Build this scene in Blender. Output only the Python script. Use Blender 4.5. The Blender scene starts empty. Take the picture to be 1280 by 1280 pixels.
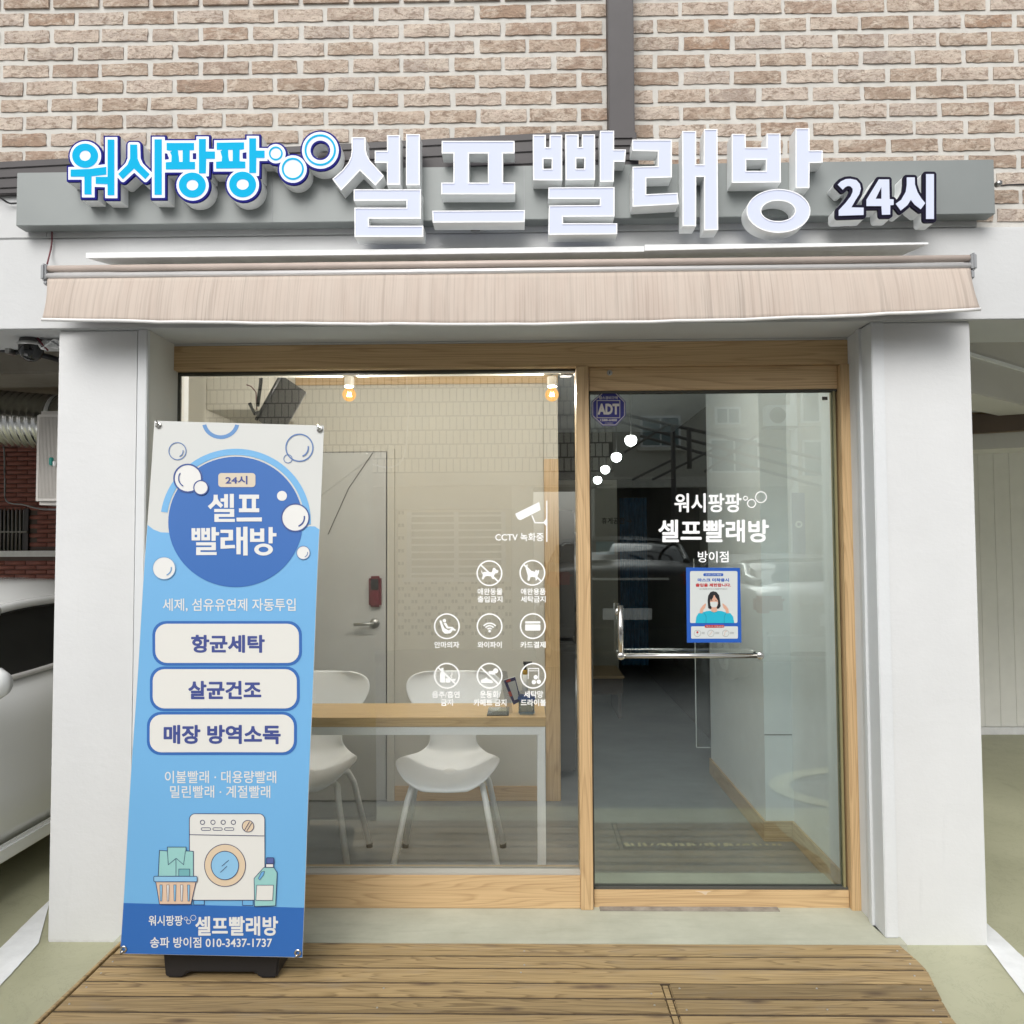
import bpy, bmesh, math, random
import numpy as np
from mathutils import Vector, Matrix
from mathutils.geometry import tessellate_polygon
random.seed(7)
rad = math.radians
SC = bpy.context.scene
COL = SC.collection

# ------------------------------------------------------------------ camera, world, sun, exposure
F_PX = 1000.0
cam_data = bpy.data.cameras.new('camera')
cam = bpy.data.objects.new('camera', cam_data)
COL.objects.link(cam)
cam_data.sensor_width = 36.0
cam_data.lens = 36.0 * F_PX / 1280.0
cam_data.clip_start = 0.05
cam_data.clip_end = 500
CAM_POS = Vector((0.0, -3.0, 1.46))
CAM_ROT = (Matrix.Rotation(rad(1.03), 3, 'Z') @ Matrix.Rotation(rad(0.30), 3, 'Y') @ Matrix.Rotation(rad(90 + 2.4), 3, 'X'))
cam.location = CAM_POS
cam.rotation_euler = CAM_ROT.to_euler('XYZ')
SC.camera = cam
SC.view_settings.view_transform = 'Standard'
SC.view_settings.look = 'None'
SC.view_settings.gamma = 1.0
SC.view_settings.use_curve_mapping = False
SC.view_settings.exposure = 0.20
SC.cycles.max_bounces = 10
SC.cycles.transparent_max_bounces = 16

SUN_EL, SUN_AZ = rad(43), rad(194)      # behind the photographer, high, veiled by cloud
world = bpy.data.worlds.new('World')
SC.world = world
world.use_nodes = True
wn = world.node_tree.nodes
wl = world.node_tree.links
wn.clear()
w_out = wn.new('ShaderNodeOutputWorld')
w_bg = wn.new('ShaderNodeBackground')
w_sky = wn.new('ShaderNodeTexSky')
w_sky.sky_type = 'NISHITA'
w_sky.sun_disc = False
w_sky.sun_elevation = SUN_EL
w_sky.sun_rotation = SUN_AZ
w_sky.air_density = 1.0
w_sky.dust_density = 4.0
w_hs = wn.new('ShaderNodeHueSaturation')
w_hs.inputs['Saturation'].default_value = 0.24
wl.new(w_sky.outputs[0], w_hs.inputs['Color'])
wl.new(w_hs.outputs[0], w_bg.inputs['Color'])
w_bg.inputs['Strength'].default_value = 0.15
wl.new(w_bg.outputs[0], w_out.inputs[0])

sun_data = bpy.data.lights.new('sun', 'SUN')
sun_data.energy = 1.5
sun_data.angle = rad(42)
sun_data.color = (1.0, 0.98, 0.96)
sun = bpy.data.objects.new('sun', sun_data)
COL.objects.link(sun)
# sky azimuth is measured clockwise from +Y
sdir = Vector((math.sin(SUN_AZ) * math.cos(SUN_EL), math.cos(SUN_AZ) * math.cos(SUN_EL), math.sin(SUN_EL)))
sun.rotation_euler = sdir.to_track_quat('Z', 'Y').to_euler()

# ------------------------------------------------------------------ measuring helpers
def ray(px, py):
    return CAM_ROT @ Vector(((px - 640) / F_PX, -(py - 640) / F_PX, -1.0))
def at(px, py, Y):
    """point of the photograph that lies on the upright plane y = Y"""
    d = ray(px, py)
    return CAM_POS + d * ((Y - CAM_POS.y) / d.y)
def atz(px, py, Z):
    d = ray(px, py)
    return CAM_POS + d * ((Z - CAM_POS.z) / d.z)

# ------------------------------------------------------------------ materials
def new_mat(name):
    m = bpy.data.materials.new(name)
    m.use_nodes = True
    nt = m.node_tree
    return m, nt, nt.nodes, nt.links, nt.nodes['Principled BSDF']

def tc(nt, scale=(1, 1, 1), kind='Object'):
    t = nt.nodes.new('ShaderNodeTexCoord')
    mp = nt.nodes.new('ShaderNodeMapping')
    mp.inputs['Scale'].default_value = scale
    nt.links.new(t.outputs[kind], mp.inputs['Vector'])
    return mp.outputs[0]

def noise(nt, vec, scale, detail=4, rough=0.55, dist=0.0):
    n = nt.nodes.new('ShaderNodeTexNoise')
    n.inputs['Scale'].default_value = scale
    n.inputs['Detail'].default_value = detail
    n.inputs['Roughness'].default_value = rough
    n.inputs['Distortion'].default_value = dist
    if vec is not None:
        nt.links.new(vec, n.inputs['Vector'])
    return n.outputs['Fac']

def ramp(nt, fac, stops, interp='LINEAR'):
    r = nt.nodes.new('ShaderNodeValToRGB')
    r.color_ramp.interpolation = interp
    e = r.color_ramp.elements
    while len(e) < len(stops):
        e.new(0.5)
    for k, (p, c) in enumerate(stops):
        e[k].position = p
        e[k].color = (c[0], c[1], c[2], 1) if not isinstance(c, float) else (c, c, c, 1)
    nt.links.new(fac, r.inputs[0])
    return r.outputs[0]

def mixc(nt, fac, a, b, mode='MIX'):
    m = nt.nodes.new('ShaderNodeMixRGB')
    m.blend_type = mode
    for s, v in ((0, fac), (1, a), (2, b)):
        if isinstance(v, (int, float)):
            m.inputs[s].default_value = v
        elif isinstance(v, tuple):
            m.inputs[s].default_value = (v[0], v[1], v[2], 1)
        else:
            nt.links.new(v, m.inputs[s])
    return m.outputs[0]

def bump(nt, bsdf, h, strength=0.3, dist=0.002):
    b = nt.nodes.new('ShaderNodeBump')
    b.inputs['Strength'].default_value = strength
    b.inputs['Distance'].default_value = dist
    nt.links.new(h, b.inputs['Height'])
    nt.links.new(b.outputs[0], bsdf.inputs['Normal'])

def plain(name, col, rough=0.5, metal=0.0, var=0.0, scale=8.0, bmp=0.0, spec=0.5, coat=0.0):
    m, nt, N, L, b = new_mat(name)
    b.inputs['Base Color'].default_value = (*col, 1)
    b.inputs['Roughness'].default_value = rough
    b.inputs['Metallic'].default_value = metal
    b.inputs['Specular IOR Level'].default_value = spec
    b.inputs['Coat Weight'].default_value = coat
    if var or bmp:
        v = tc(nt)
        f = noise(nt, v, scale, 5, 0.6)
        if var:
            lo = tuple(c * (1 - var) for c in col)
            hi = tuple(min(1, c * (1 + var * 0.6)) for c in col)
            L.new(ramp(nt, f, [(0.3, lo), (0.7, hi)]), b.inputs['Base Color'])
        if bmp:
            bump(nt, b, noise(nt, v, scale * 12, 4, 0.6), bmp, 0.002)
    return m

def emis(name, col, strength, base=None):
    m, nt, N, L, b = new_mat(name)
    b.inputs['Base Color'].default_value = (*(base or col), 1)
    b.inputs['Emission Color'].default_value = (*col, 1)
    b.inputs['Emission Strength'].default_value = strength
    b.inputs['Roughness'].default_value = 0.55
    b.inputs['Specular IOR Level'].default_value = 0.08
    return m

def paint_mat(name, col, dirt=0.0, base_z=0.0):
    m, nt, N, L, b = new_mat(name)
    v = tc(nt)
    big = noise(nt, v, 1.7, 6, 0.62)
    c = ramp(nt, big, [(0.3, tuple(x * 0.93 for x in col)), (0.62, col)])
    st = noise(nt, tc(nt, (6, 6, 0.5)), 3.0, 5, 0.65)
    c = mixc(nt, ramp(nt, st, [(0.62, 0.0), (0.82, 0.30)]), c, tuple(x * 0.72 for x in col))
    sc_ = noise(nt, tc(nt, (1, 1, 3.5)), 9.0, 7, 0.75, 0.6)
    c = mixc(nt, ramp(nt, sc_, [(0.68, 0.0), (0.76, 0.35)]), c, tuple(x * 0.55 for x in col))
    if dirt:
        sep = N.new('ShaderNodeSeparateXYZ')
        g = N.new('ShaderNodeNewGeometry')
        L.new(g.outputs['Position'], sep.inputs[0])
        zz = N.new('ShaderNodeMapRange')
        zz.inputs['From Min'].default_value = base_z
        zz.inputs['From Max'].default_value = base_z + 0.045
        zz.inputs['To Min'].default_value = 1.0
        zz.inputs['To Max'].default_value = 0.0
        L.new(sep.outputs[2], zz.inputs[0])
        nn = noise(nt, tc(nt, (1, 1, 2.5)), 30, 5, 0.7)
        k = N.new('ShaderNodeMath'); k.operation = 'MULTIPLY'
        L.new(zz.outputs[0], k.inputs[0])
        L.new(ramp(nt, nn, [(0.42, 0.0), (0.62, 1.0)]), k.inputs[1])
        c = mixc(nt, k.outputs[0], c, (0.30, 0.29, 0.27))
    L.new(c, b.inputs['Base Color'])
    b.inputs['Roughness'].default_value = 0.62
    h = noise(nt, v, 45, 6, 0.7)
    h2 = noise(nt, tc(nt, (1, 1, 2.2)), 5, 4, 0.6, 0.6)
    bump(nt, b, mixc(nt, 0.6, h, h2), 0.5, 0.005)
    return m

def wood_mat(name, c_dark, c_light, axis='X', scale=1.0, rough=0.45):
    """oak film with long grain along one axis and cathedral figures"""
    m, nt, N, L, b = new_mat(name)
    s = {'X': (0.55, 8, 8), 'Z': (8, 8, 0.55), 'Y': (8, 0.55, 8)}[axis]
    s = tuple(x * scale for x in s)
    info = N.new('ShaderNodeObjectInfo')
    tcn = N.new('ShaderNodeTexCoord')
    add = N.new('ShaderNodeVectorMath'); add.operation = 'ADD'
    mul = N.new('ShaderNodeVectorMath'); mul.operation = 'SCALE'
    comb = N.new('ShaderNodeCombineXYZ')
    for k in range(3):
        L.new(info.outputs['Random'], comb.inputs[k])
    L.new(comb.outputs[0], mul.inputs[0]); mul.inputs['Scale'].default_value = 13.0
    L.new(tcn.outputs['Object'], add.inputs[0]); L.new(mul.outputs[0], add.inputs[1])
    mp = N.new('ShaderNodeMapping'); mp.inputs['Scale'].default_value = s
    L.new(add.outputs[0], mp.inputs[0])
    v = mp.outputs[0]
    base = noise(nt, v, 1.5, 1.2, 0.4, 0.12)
    # rings out of one smooth field: contour lines of the noise
    k = N.new('ShaderNodeMath'); k.operation = 'MULTIPLY'; k.inputs[1].default_value = 16.0
    L.new(base, k.inputs[0])
    fr = N.new('ShaderNodeMath'); fr.operation = 'FRACT'
    L.new(k.outputs[0], fr.inputs[0])
    rings = ramp(nt, fr.outputs[0], [(0.0, 0.25), (0.25, 0.75), (0.85, 1.0), (1.0, 0.25)])
    mp2 = N.new('ShaderNodeMapping'); mp2.inputs['Scale'].default_value = tuple((x if x < scale * 2 else x * 14) for x in s)
    L.new(add.outputs[0], mp2.inputs[0])
    fine = noise(nt, mp2.outputs[0], 3.0, 6, 0.7)
    mixed = mixc(nt, 0.62, rings, ramp(nt, fine, [(0.3, 0.0), (0.7, 1.0)]))
    c = ramp(nt, mixed, [(0.1, c_dark), (0.75, c_light)])
    L.new(c, b.inputs['Base Color'])
    b.inputs['Roughness'].default_value = rough
    bump(nt, b, fine, 0.12, 0.001)
    return m

def deck_mat():
    m, nt, N, L, b = new_mat('deck_wood')
    info = N.new('ShaderNodeObjectInfo')
    tcn = N.new('ShaderNodeTexCoord')
    add = N.new('ShaderNodeVectorMath'); add.operation = 'ADD'
    comb = N.new('ShaderNodeCombineXYZ')
    mu = N.new('ShaderNodeMath'); mu.operation = 'MULTIPLY'; mu.inputs[1].default_value = 31.0
    L.new(info.outputs['Random'], mu.inputs[0])
    for k in range(3):
        L.new(mu.outputs[0], comb.inputs[k])
    L.new(tcn.outputs['Object'], add.inputs[0]); L.new(comb.outputs[0], add.inputs[1])
    def mapped(s):
        mp = N.new('ShaderNodeMapping'); mp.inputs['Scale'].default_value = s
        L.new(add.outputs[0], mp.inputs[0]); return mp.outputs[0]
    grain = noise(nt, mapped((1.1, 70, 60)), 2.0, 6, 0.65, 0.05)
    fig = noise(nt, mapped((0.6, 9, 9)), 1.8, 2, 0.45, 0.25)
    k = N.new('ShaderNodeMath'); k.operation = 'MULTIPLY'; k.inputs[1].default_value = 13.0
    L.new(fig, k.inputs[0])
    fr = N.new('ShaderNodeMath'); fr.operation = 'FRACT'
    L.new(k.outputs[0], fr.inputs[0])
    rings = ramp(nt, fr.outputs[0], [(0, 0.2), (0.3, 0.8), (0.9, 1.0), (1, 0.2)])
    c = ramp(nt, mixc(nt, 0.62, rings, grain), [(0.28, (0.165, 0.108, 0.045)), (0.78, (0.42, 0.30, 0.145))])
    # knots
    vo = N.new('ShaderNodeTexVoronoi'); vo.inputs['Scale'].default_value = 3.4
    L.new(mapped((1.0, 3.2, 1.0)), vo.inputs['Vector'])
    kn = ramp(nt, vo.outputs['Distance'], [(0.03, 0.9), (0.20, 0.0)])
    c = mixc(nt, kn, c, (0.085, 0.05, 0.03))
    # worn grey patches
    wear = noise(nt, mapped((1.6, 7, 4)), 3.0, 6, 0.7)
    drk = noise(nt, mapped((0.45, 16, 4)), 2.4, 5, 0.7, 0.1)
    c = mixc(nt, ramp(nt, drk, [(0.52, 0.0), (0.68, 0.6)]), c, (0.085, 0.055, 0.03))
    c = mixc(nt, ramp(nt, wear, [(0.52, 0.0), (0.75, 0.45)]), c, (0.29, 0.245, 0.185))
    hs = N.new('ShaderNodeHueSaturation')
    vr = N.new('ShaderNodeMapRange'); vr.inputs['To Min'].default_value = 0.68; vr.inputs['To Max'].default_value = 1.18
    L.new(info.outputs['Random'], vr.inputs[0]); L.new(vr.outputs[0], hs.inputs['Value'])
    L.new(c, hs.inputs['Color'])
    L.new(hs.outputs[0], b.inputs['Base Color'])
    b.inputs['Roughness'].default_value = 0.7
    bump(nt, b, grain, 0.5, 0.002)
    return m

def brick_mat():
    m, nt, N, L, b = new_mat('tan_brick')
    info = N.new('ShaderNodeObjectInfo')
    tcn = N.new('ShaderNodeNewGeometry')
    def mapped(s):
        mp = N.new('ShaderNodeMapping'); mp.inputs['Scale'].default_value = s
        L.new(tcn.outputs['Position'], mp.inputs[0]); return mp.outputs[0]
    base = ramp(nt, info.outputs['Random'], [(0.0, (0.35, 0.26, 0.195)), (0.3, (0.47, 0.375, 0.295)), (0.6, (0.54, 0.455, 0.385)), (0.8, (0.41, 0.345, 0.295)), (1.0, (0.36, 0.245, 0.17))])
    mot = noise(nt, mapped((1, 1, 1.8)), 14, 6, 0.7, 0.8)
    c = mixc(nt, ramp(nt, mot, [(0.46, 0.0), (0.62, 0.8)]), base, (0.62, 0.54, 0.45))
    dk = noise(nt, mapped((1.2, 1, 2.2)), 22, 6, 0.75, 1.2)
    c = mixc(nt, ramp(nt, dk, [(0.49, 0.0), (0.63, 0.85)]), c, (0.225, 0.16, 0.115))
    pit = noise(nt, mapped((1, 1, 1.6)), 85, 5, 0.7)
    c = mixc(nt, ramp(nt, pit, [(0.54, 0.0), (0.66, 0.6)]), c, (0.19, 0.13, 0.095))
    L.new(c, b.inputs['Base Color'])
    b.inputs['Roughness'].default_value = 0.88
    cr = noise(nt, mapped((1, 1, 2)), 34, 7, 0.72, 1.5)
    bump(nt, b, mixc(nt, 0.55, cr, pit), 1.0, 0.008)
    return m

def ground_mat():
    m, nt, N, L, b = new_mat('olive_floor_paint')
    v = tc(nt)
    n1 = noise(nt, v, 0.9, 7, 0.62)
    c = ramp(nt, n1, [(0.3, (0.32, 0.32, 0.21)), (0.68, (0.43, 0.43, 0.295))])
    n2 = noise(nt, tc(nt, (1, 0.45, 1)), 5.0, 6, 0.7, 0.8)
    c = mixc(nt, ramp(nt, n2, [(0.58, 0.0), (0.72, 0.35)]), c, (0.22, 0.215, 0.15))
    n3 = noise(nt, v, 45, 3, 0.6)
    c = mixc(nt, ramp(nt, n3, [(0.66, 0.0), (0.74, 0.45)]), c, (0.42, 0.42, 0.33))
    n4 = noise(nt, v, 3.3, 8, 0.75, 2.0)
    c = mixc(nt, ramp(nt, n4, [(0.495, 0.0), (0.5, 0.5), (0.505, 0.0)]), c, (0.13, 0.125, 0.09))
    L.new(c, b.inputs['Base Color'])
    b.inputs['Roughness'].default_value = 0.5
    bump(nt, b, noise(nt, v, 70, 5, 0.6), 0.25, 0.002)
    return m

def cloth_mat():
    m, nt, N, L, b = new_mat('awning_cloth')
    v = tc(nt)
    sx = noise(nt, tc(nt, (1, 0.01, 0.015)), 34, 5, 0.8)
    env = ramp(nt, noise(nt, tc(nt, (1, 0.05, 0.05)), 2.2, 3, 0.6), [(0.38, 0.15), (0.62, 1.0)])
    sx2 = noise(nt, tc(nt, (1, 0.05, 0.3)), 12, 4, 0.6)
    sx3 = noise(nt, tc(nt, (1, 0.01, 0.012)), 120, 2, 0.6)
    c = mixc(nt, mixc(nt, 1.0, ramp(nt, sx, [(0.50, 0.0), (0.60, 0.60)]), env, 'MULTIPLY'), (0.50, 0.43, 0.37), (0.27, 0.23, 0.195))
    c = mixc(nt, ramp(nt, sx2, [(0.42, 0.0), (0.68, 0.35)]), c, (0.42, 0.33, 0.275))
    c = mixc(nt, ramp(nt, sx3, [(0.50, 0.0), (0.70, 0.45)]), c, (0.33, 0.265, 0.225))
    L.new(c, b.inputs['Base Color'])
    b.inputs['Roughness'].default_value = 0.85
    bump(nt, b, noise(nt, tc(nt, (1, 1, 0.15)), 22, 3, 0.5), 0.35, 0.006)
    return m

def glass_mat(name, refl=0.10, tint=(0.93, 0.96, 0.94)):
    m, nt, N, L, b = new_mat(name)
    N.remove(b)
    out = [n for n in N if n.type == 'OUTPUT_MATERIAL'][0]
    tr = N.new('ShaderNodeBsdfTransparent'); tr.inputs[0].default_value = (*tint, 1)
    gl = N.new('ShaderNodeBsdfGlossy'); gl.inputs['Roughness'].default_value = 0.002
    gl.inputs['Color'].default_value = (0.95, 1.0, 0.98, 1)
    lw = N.new('ShaderNodeFresnel'); lw.inputs['IOR'].default_value = 1.5
    mr = N.new('ShaderNodeMapRange')
    mr.inputs['From Min'].default_value = 0.04; mr.inputs['From Max'].default_value = 1.0
    mr.inputs['To Min'].default_value = refl; mr.inputs['To Max'].default_value = 1.0
    L.new(lw.outputs[0], mr.inputs[0])
    mx = N.new('ShaderNodeMixShader')
    L.new(mr.outputs[0], mx.inputs[0]); L.new(tr.outputs[0], mx.inputs[1]); L.new(gl.outputs[0], mx.inputs[2])
    L.new(mx.outputs[0], out.inputs[0])
    return m

def valve(name, col, strength, trans):
    """lit glass: part see-through, part glowing"""
    m, nt, N, L, b = new_mat(name)
    N.remove(b)
    out = [n for n in N if n.type == 'OUTPUT_MATERIAL'][0]
    tr = N.new('ShaderNodeBsdfTransparent'); tr.inputs[0].default_value = (1, 0.95, 0.88, 1)
    em = N.new('ShaderNodeEmission'); em.inputs[0].default_value = (*col, 1); em.inputs[1].default_value = strength
    mx = N.new('ShaderNodeMixShader'); mx.inputs[0].default_value = 1 - trans
    L.new(tr.outputs[0], mx.inputs[1]); L.new(em.outputs[0], mx.inputs[2]); L.new(mx.outputs[0], out.inputs[0])
    return m

def concrete_mat(name, lo, hi, sc=2.0, rough=0.45):
    m, nt, N, L, b = new_mat(name)
    v = tc(nt)
    n1 = noise(nt, v, sc, 8, 0.66)
    c = ramp(nt, n1, [(0.3, lo), (0.7, hi)])
    n2 = noise(nt, tc(nt, (0.5, 3, 1)), 7, 5, 0.7)
    c = mixc(nt, ramp(nt, n2, [(0.5, 0.0), (0.7, 0.3)]), c, tuple(x * 0.75 for x in lo))
    L.new(c, b.inputs['Base Color'])
    b.inputs['Roughness'].default_value = rough
    bump(nt, b, noise(nt, v, 60, 4, 0.6), 0.1, 0.001)
    return m

M = {}
M['brick'] = brick_mat()
M['mortar'] = plain('mortar', (0.57, 0.555, 0.515), 0.95, var=0.10, scale=20, bmp=0.6)
M['white_wall'] = paint_mat('white_wall_paint', (0.57, 0.58, 0.58))
M['pillar'] = paint_mat('pillar_paint', (0.645, 0.655, 0.655), dirt=1, base_z=-0.03)
M['trim_white'] = paint_mat('trim_paint', (0.66, 0.68, 0.69))
M['pillar_clean'] = paint_mat('right_pillar_paint', (0.65, 0.66, 0.66))
M['soffit'] = paint_mat('soffit_paint', (0.62, 0.61, 0.57))
M['sign_grey'] = plain('sign_grey_metal', (0.225, 0.245, 0.24), 0.42, 0.1, var=0.1, scale=1.5)
M['brown_metal'] = plain('dark_brown_metal', (0.050, 0.044, 0.045), 0.5, 0.0, var=0.2, scale=4)
M['letter_side'] = plain('letter_side', (0.86, 0.88, 0.88), 0.4, 0.0, var=0.06)
M['letter_rim'] = plain('letter_rim', (0.93, 0.94, 0.97), 0.3)
M['face_white'] = emis('lit_face_white', (0.74, 0.79, 1.0), 0.45, (0.32, 0.34, 0.40))
M['face_cyan'] = emis('lit_face_cyan', (0.0, 0.48, 0.86), 0.48, (0.0, 0.20, 0.32))
M['face_edge'] = emis('lit_edge_white', (0.80, 0.84, 1.0), 0.45, (0.5, 0.52, 0.60))
M['navy'] = plain('navy_acrylic', (0.012, 0.012, 0.19), 0.5, spec=0.08)
M['black_edge'] = plain('black_acrylic', (0.010, 0.008, 0.022), 0.5, spec=0.1)
M['cloth'] = cloth_mat()
M['cloth_hem'] = plain('awning_hem', (0.74, 0.73, 0.72), 0.7)
M['alu'] = plain('aluminium', (0.72, 0.71, 0.70), 0.32, 0.35, var=0.06)
M['alu_beige'] = plain('beige_tube', (0.50, 0.42, 0.37), 0.45, var=0.1)
M['alu_dull'] = plain('white_aluminium', (0.82, 0.83, 0.83), 0.4, 0.0, var=0.10, scale=14)
M['plastic_grey'] = plain('grey_plastic', (0.28, 0.29, 0.30), 0.45)
M['oak_x'] = wood_mat('oak_film_horizontal', (0.315, 0.19, 0.083), (0.60, 0.42, 0.225), 'X')
M['oak_z'] = wood_mat('oak_film_vertical', (0.315, 0.19, 0.083), (0.60, 0.42, 0.225), 'Z')
M['oak_y'] = wood_mat('oak_film_deep', (0.315, 0.19, 0.083), (0.60, 0.42, 0.225), 'Y')
M['deck'] = deck_mat()
M['ground'] = ground_mat()
M['asphalt'] = concrete_mat('asphalt', (0.19, 0.195, 0.195), (0.29, 0.295, 0.295), 3, 0.8)
M['line'] = plain('white_road_paint', (0.80, 0.82, 0.82), 0.55, var=0.12, scale=9, bmp=0.3)
M['gap_dirt_shade'] = plain('gap_dirt_shade', (0.075, 0.052, 0.030), 0.95, var=0.4, scale=30)  # dark colour holds both the dirt and the shade of the plank gaps
M['strip_grey'] = plain('grey_bead', (0.40, 0.38, 0.33), 0.5)
M['sill'] = concrete_mat('sill_concrete', (0.36, 0.36, 0.28), (0.48, 0.485, 0.39), 3.0, 0.7)
M['shop_floor'] = concrete_mat('shop_floor', (0.18, 0.195, 0.20), (0.29, 0.31, 0.315), 1.6, 0.28)
M['glass'] = glass_mat('window_glass', 0.088, (0.97, 0.98, 0.98))
M['glass_door'] = glass_mat('door_glass', 0.125, (0.88, 0.93, 0.93))
M['acrylic'] = glass_mat('clear_acrylic', 0.06, (0.86, 0.86, 0.88))
M['seal'] = plain('dark_seal', (0.05, 0.05, 0.045), 0.5)
M['seal_grey'] = plain('grey_seal', (0.08, 0.08, 0.07), 0.85, spec=0.1)
M['room_wall'] = plain('room_wall', (0.55, 0.525, 0.455), 0.7, var=0.04, scale=2, bmp=0.1)
M['room_white'] = plain('room_white', (0.84, 0.87, 0.88), 0.55, var=0.04)
M['door_grey'] = plain('door_grey', (0.47, 0.47, 0.45), 0.45, var=0.03)
M['steel'] = plain('brushed_steel', (0.66, 0.65, 0.62), 0.18, 1.0)
M['steel_dull'] = plain('dull_steel', (0.42, 0.42, 0.41), 0.35, 1.0, var=0.15)
M['maroon'] = plain('maroon_plastic', (0.14, 0.018, 0.028), 0.35)
M['chair'] = plain('white_plastic', (0.92, 0.94, 0.95), 0.32)
M['white_metal'] = plain('white_powder_coat', (0.95, 0.96, 0.95), 0.35)
M['table'] = wood_mat('table_oak', (0.46, 0.28, 0.11), (0.68, 0.47, 0.22), 'X', 1.0, 0.35)
M['black'] = plain('black_plastic', (0.015, 0.015, 0.017), 0.45, bmp=0.1)
M['dark_grey'] = plain('dark_grey_plastic', (0.07, 0.07, 0.068), 0.5)
M['rubber'] = plain('rubber', (0.02, 0.02, 0.02), 0.7)
M['vinyl'] = plain('white_vinyl', (0.94, 0.95, 0.95), 0.5)
M['porcelain'] = plain('white_socket', (0.78, 0.76, 0.70), 0.4)
M['bulb'] = valve('bulb_glass', (1.0, 0.50, 0.12), 1.3, 0.45)
M['filament'] = emis('filament', (1.0, 0.72, 0.35), 40)
M['globe'] = emis('globe_lamp', (1.0, 0.98, 0.93), 13.0)
M['concrete_dark'] = concrete_mat('garage_ceiling', (0.22, 0.20, 0.165), (0.32, 0.295, 0.25), 2.5, 0.8)
M['meter_box'] = plain('beige_grey_plastic', (0.62, 0.595, 0.56), 0.45, var=0.06)
M['green_tag'] = plain('green_tag', (0.02, 0.28, 0.24), 0.5)
M['duct'] = plain('galvanised_duct', (0.62, 0.63, 0.62), 0.22, 0.95, var=0.12, scale=20)
M['red_brick'] = plain('maroon_tile_brick', (0.30, 0.105, 0.08), 0.6, var=0.35, scale=9, bmp=0.3)
M['dark_mortar'] = plain('dark_mortar', (0.13, 0.10, 0.09), 0.9)
M['iron'] = plain('iron_bars', (0.20, 0.19, 0.17), 0.5, 0.3)
M['dark_glass'] = plain('dark_glass', (0.008, 0.009, 0.009), 0.05, spec=0.6)
M['panel_white'] = plain('white_sheet_panel', (0.84, 0.84, 0.79), 0.45, var=0.04)
M['ceil_wood'] = wood_mat('ceiling_wood', (0.16, 0.10, 0.045), (0.30, 0.20, 0.10), 'X')
M['ceil_brown'] = plain('brown_panel', (0.125, 0.09, 0.068), 0.6, var=0.1)
M['car_white'] = plain('car_paint_white', (0.90, 0.92, 0.91), 0.22, 0.0, coat=1.0)
M['car_silver'] = plain('car_paint_silver', (0.66, 0.67, 0.66), 0.3, 0.1, coat=1.0)
M['car_dark'] = plain('car_paint_black', (0.012, 0.014, 0.016), 0.35, 0.0, coat=0.25)
M['tail_red'] = plain('tail_lamp_red', (0.30, 0.015, 0.01), 0.2)
M['tile_cream'] = plain('cream_tile', (0.82, 0.785, 0.67), 0.4, var=0.10, scale=1.6)
M['tile_joint'] = plain('tile_joint', (0.10, 0.092, 0.075), 0.9)
M['stone_band'] = plain('stone_band', (0.66, 0.63, 0.55), 0.8, var=0.12, scale=4)
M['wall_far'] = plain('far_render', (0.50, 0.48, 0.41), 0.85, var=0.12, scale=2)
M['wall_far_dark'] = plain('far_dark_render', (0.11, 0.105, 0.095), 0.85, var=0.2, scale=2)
M['mosaic_dark'] = plain('mosaic_dark', (0.11, 0.10, 0.075), 0.6)
M['win_far'] = plain('far_window', (0.12, 0.20, 0.22), 0.12)
M['blue_cloth'] = plain('blue_curtain', (0.015, 0.10, 0.20), 0.8, var=0.4, scale=12)
M['yellow_paint'] = plain('yellow_road_paint', (0.52, 0.50, 0.36), 0.7, var=0.2)

PC = {}
def pcol(r, g, b, rough=0.55):
    """print ink given as display values 0-255"""
    k = (r, g, b, rough)
    if k not in PC:
        lin = tuple(((c / 255 + 0.055) / 1.055) ** 2.4 if c > 10 else c / 255 / 12.92 for c in (r, g, b))
        PC[k] = plain('ink_%02x%02x%02x' % (r, g, b), tuple(x * 0.74 for x in lin), rough)
    return PC[k]

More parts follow.
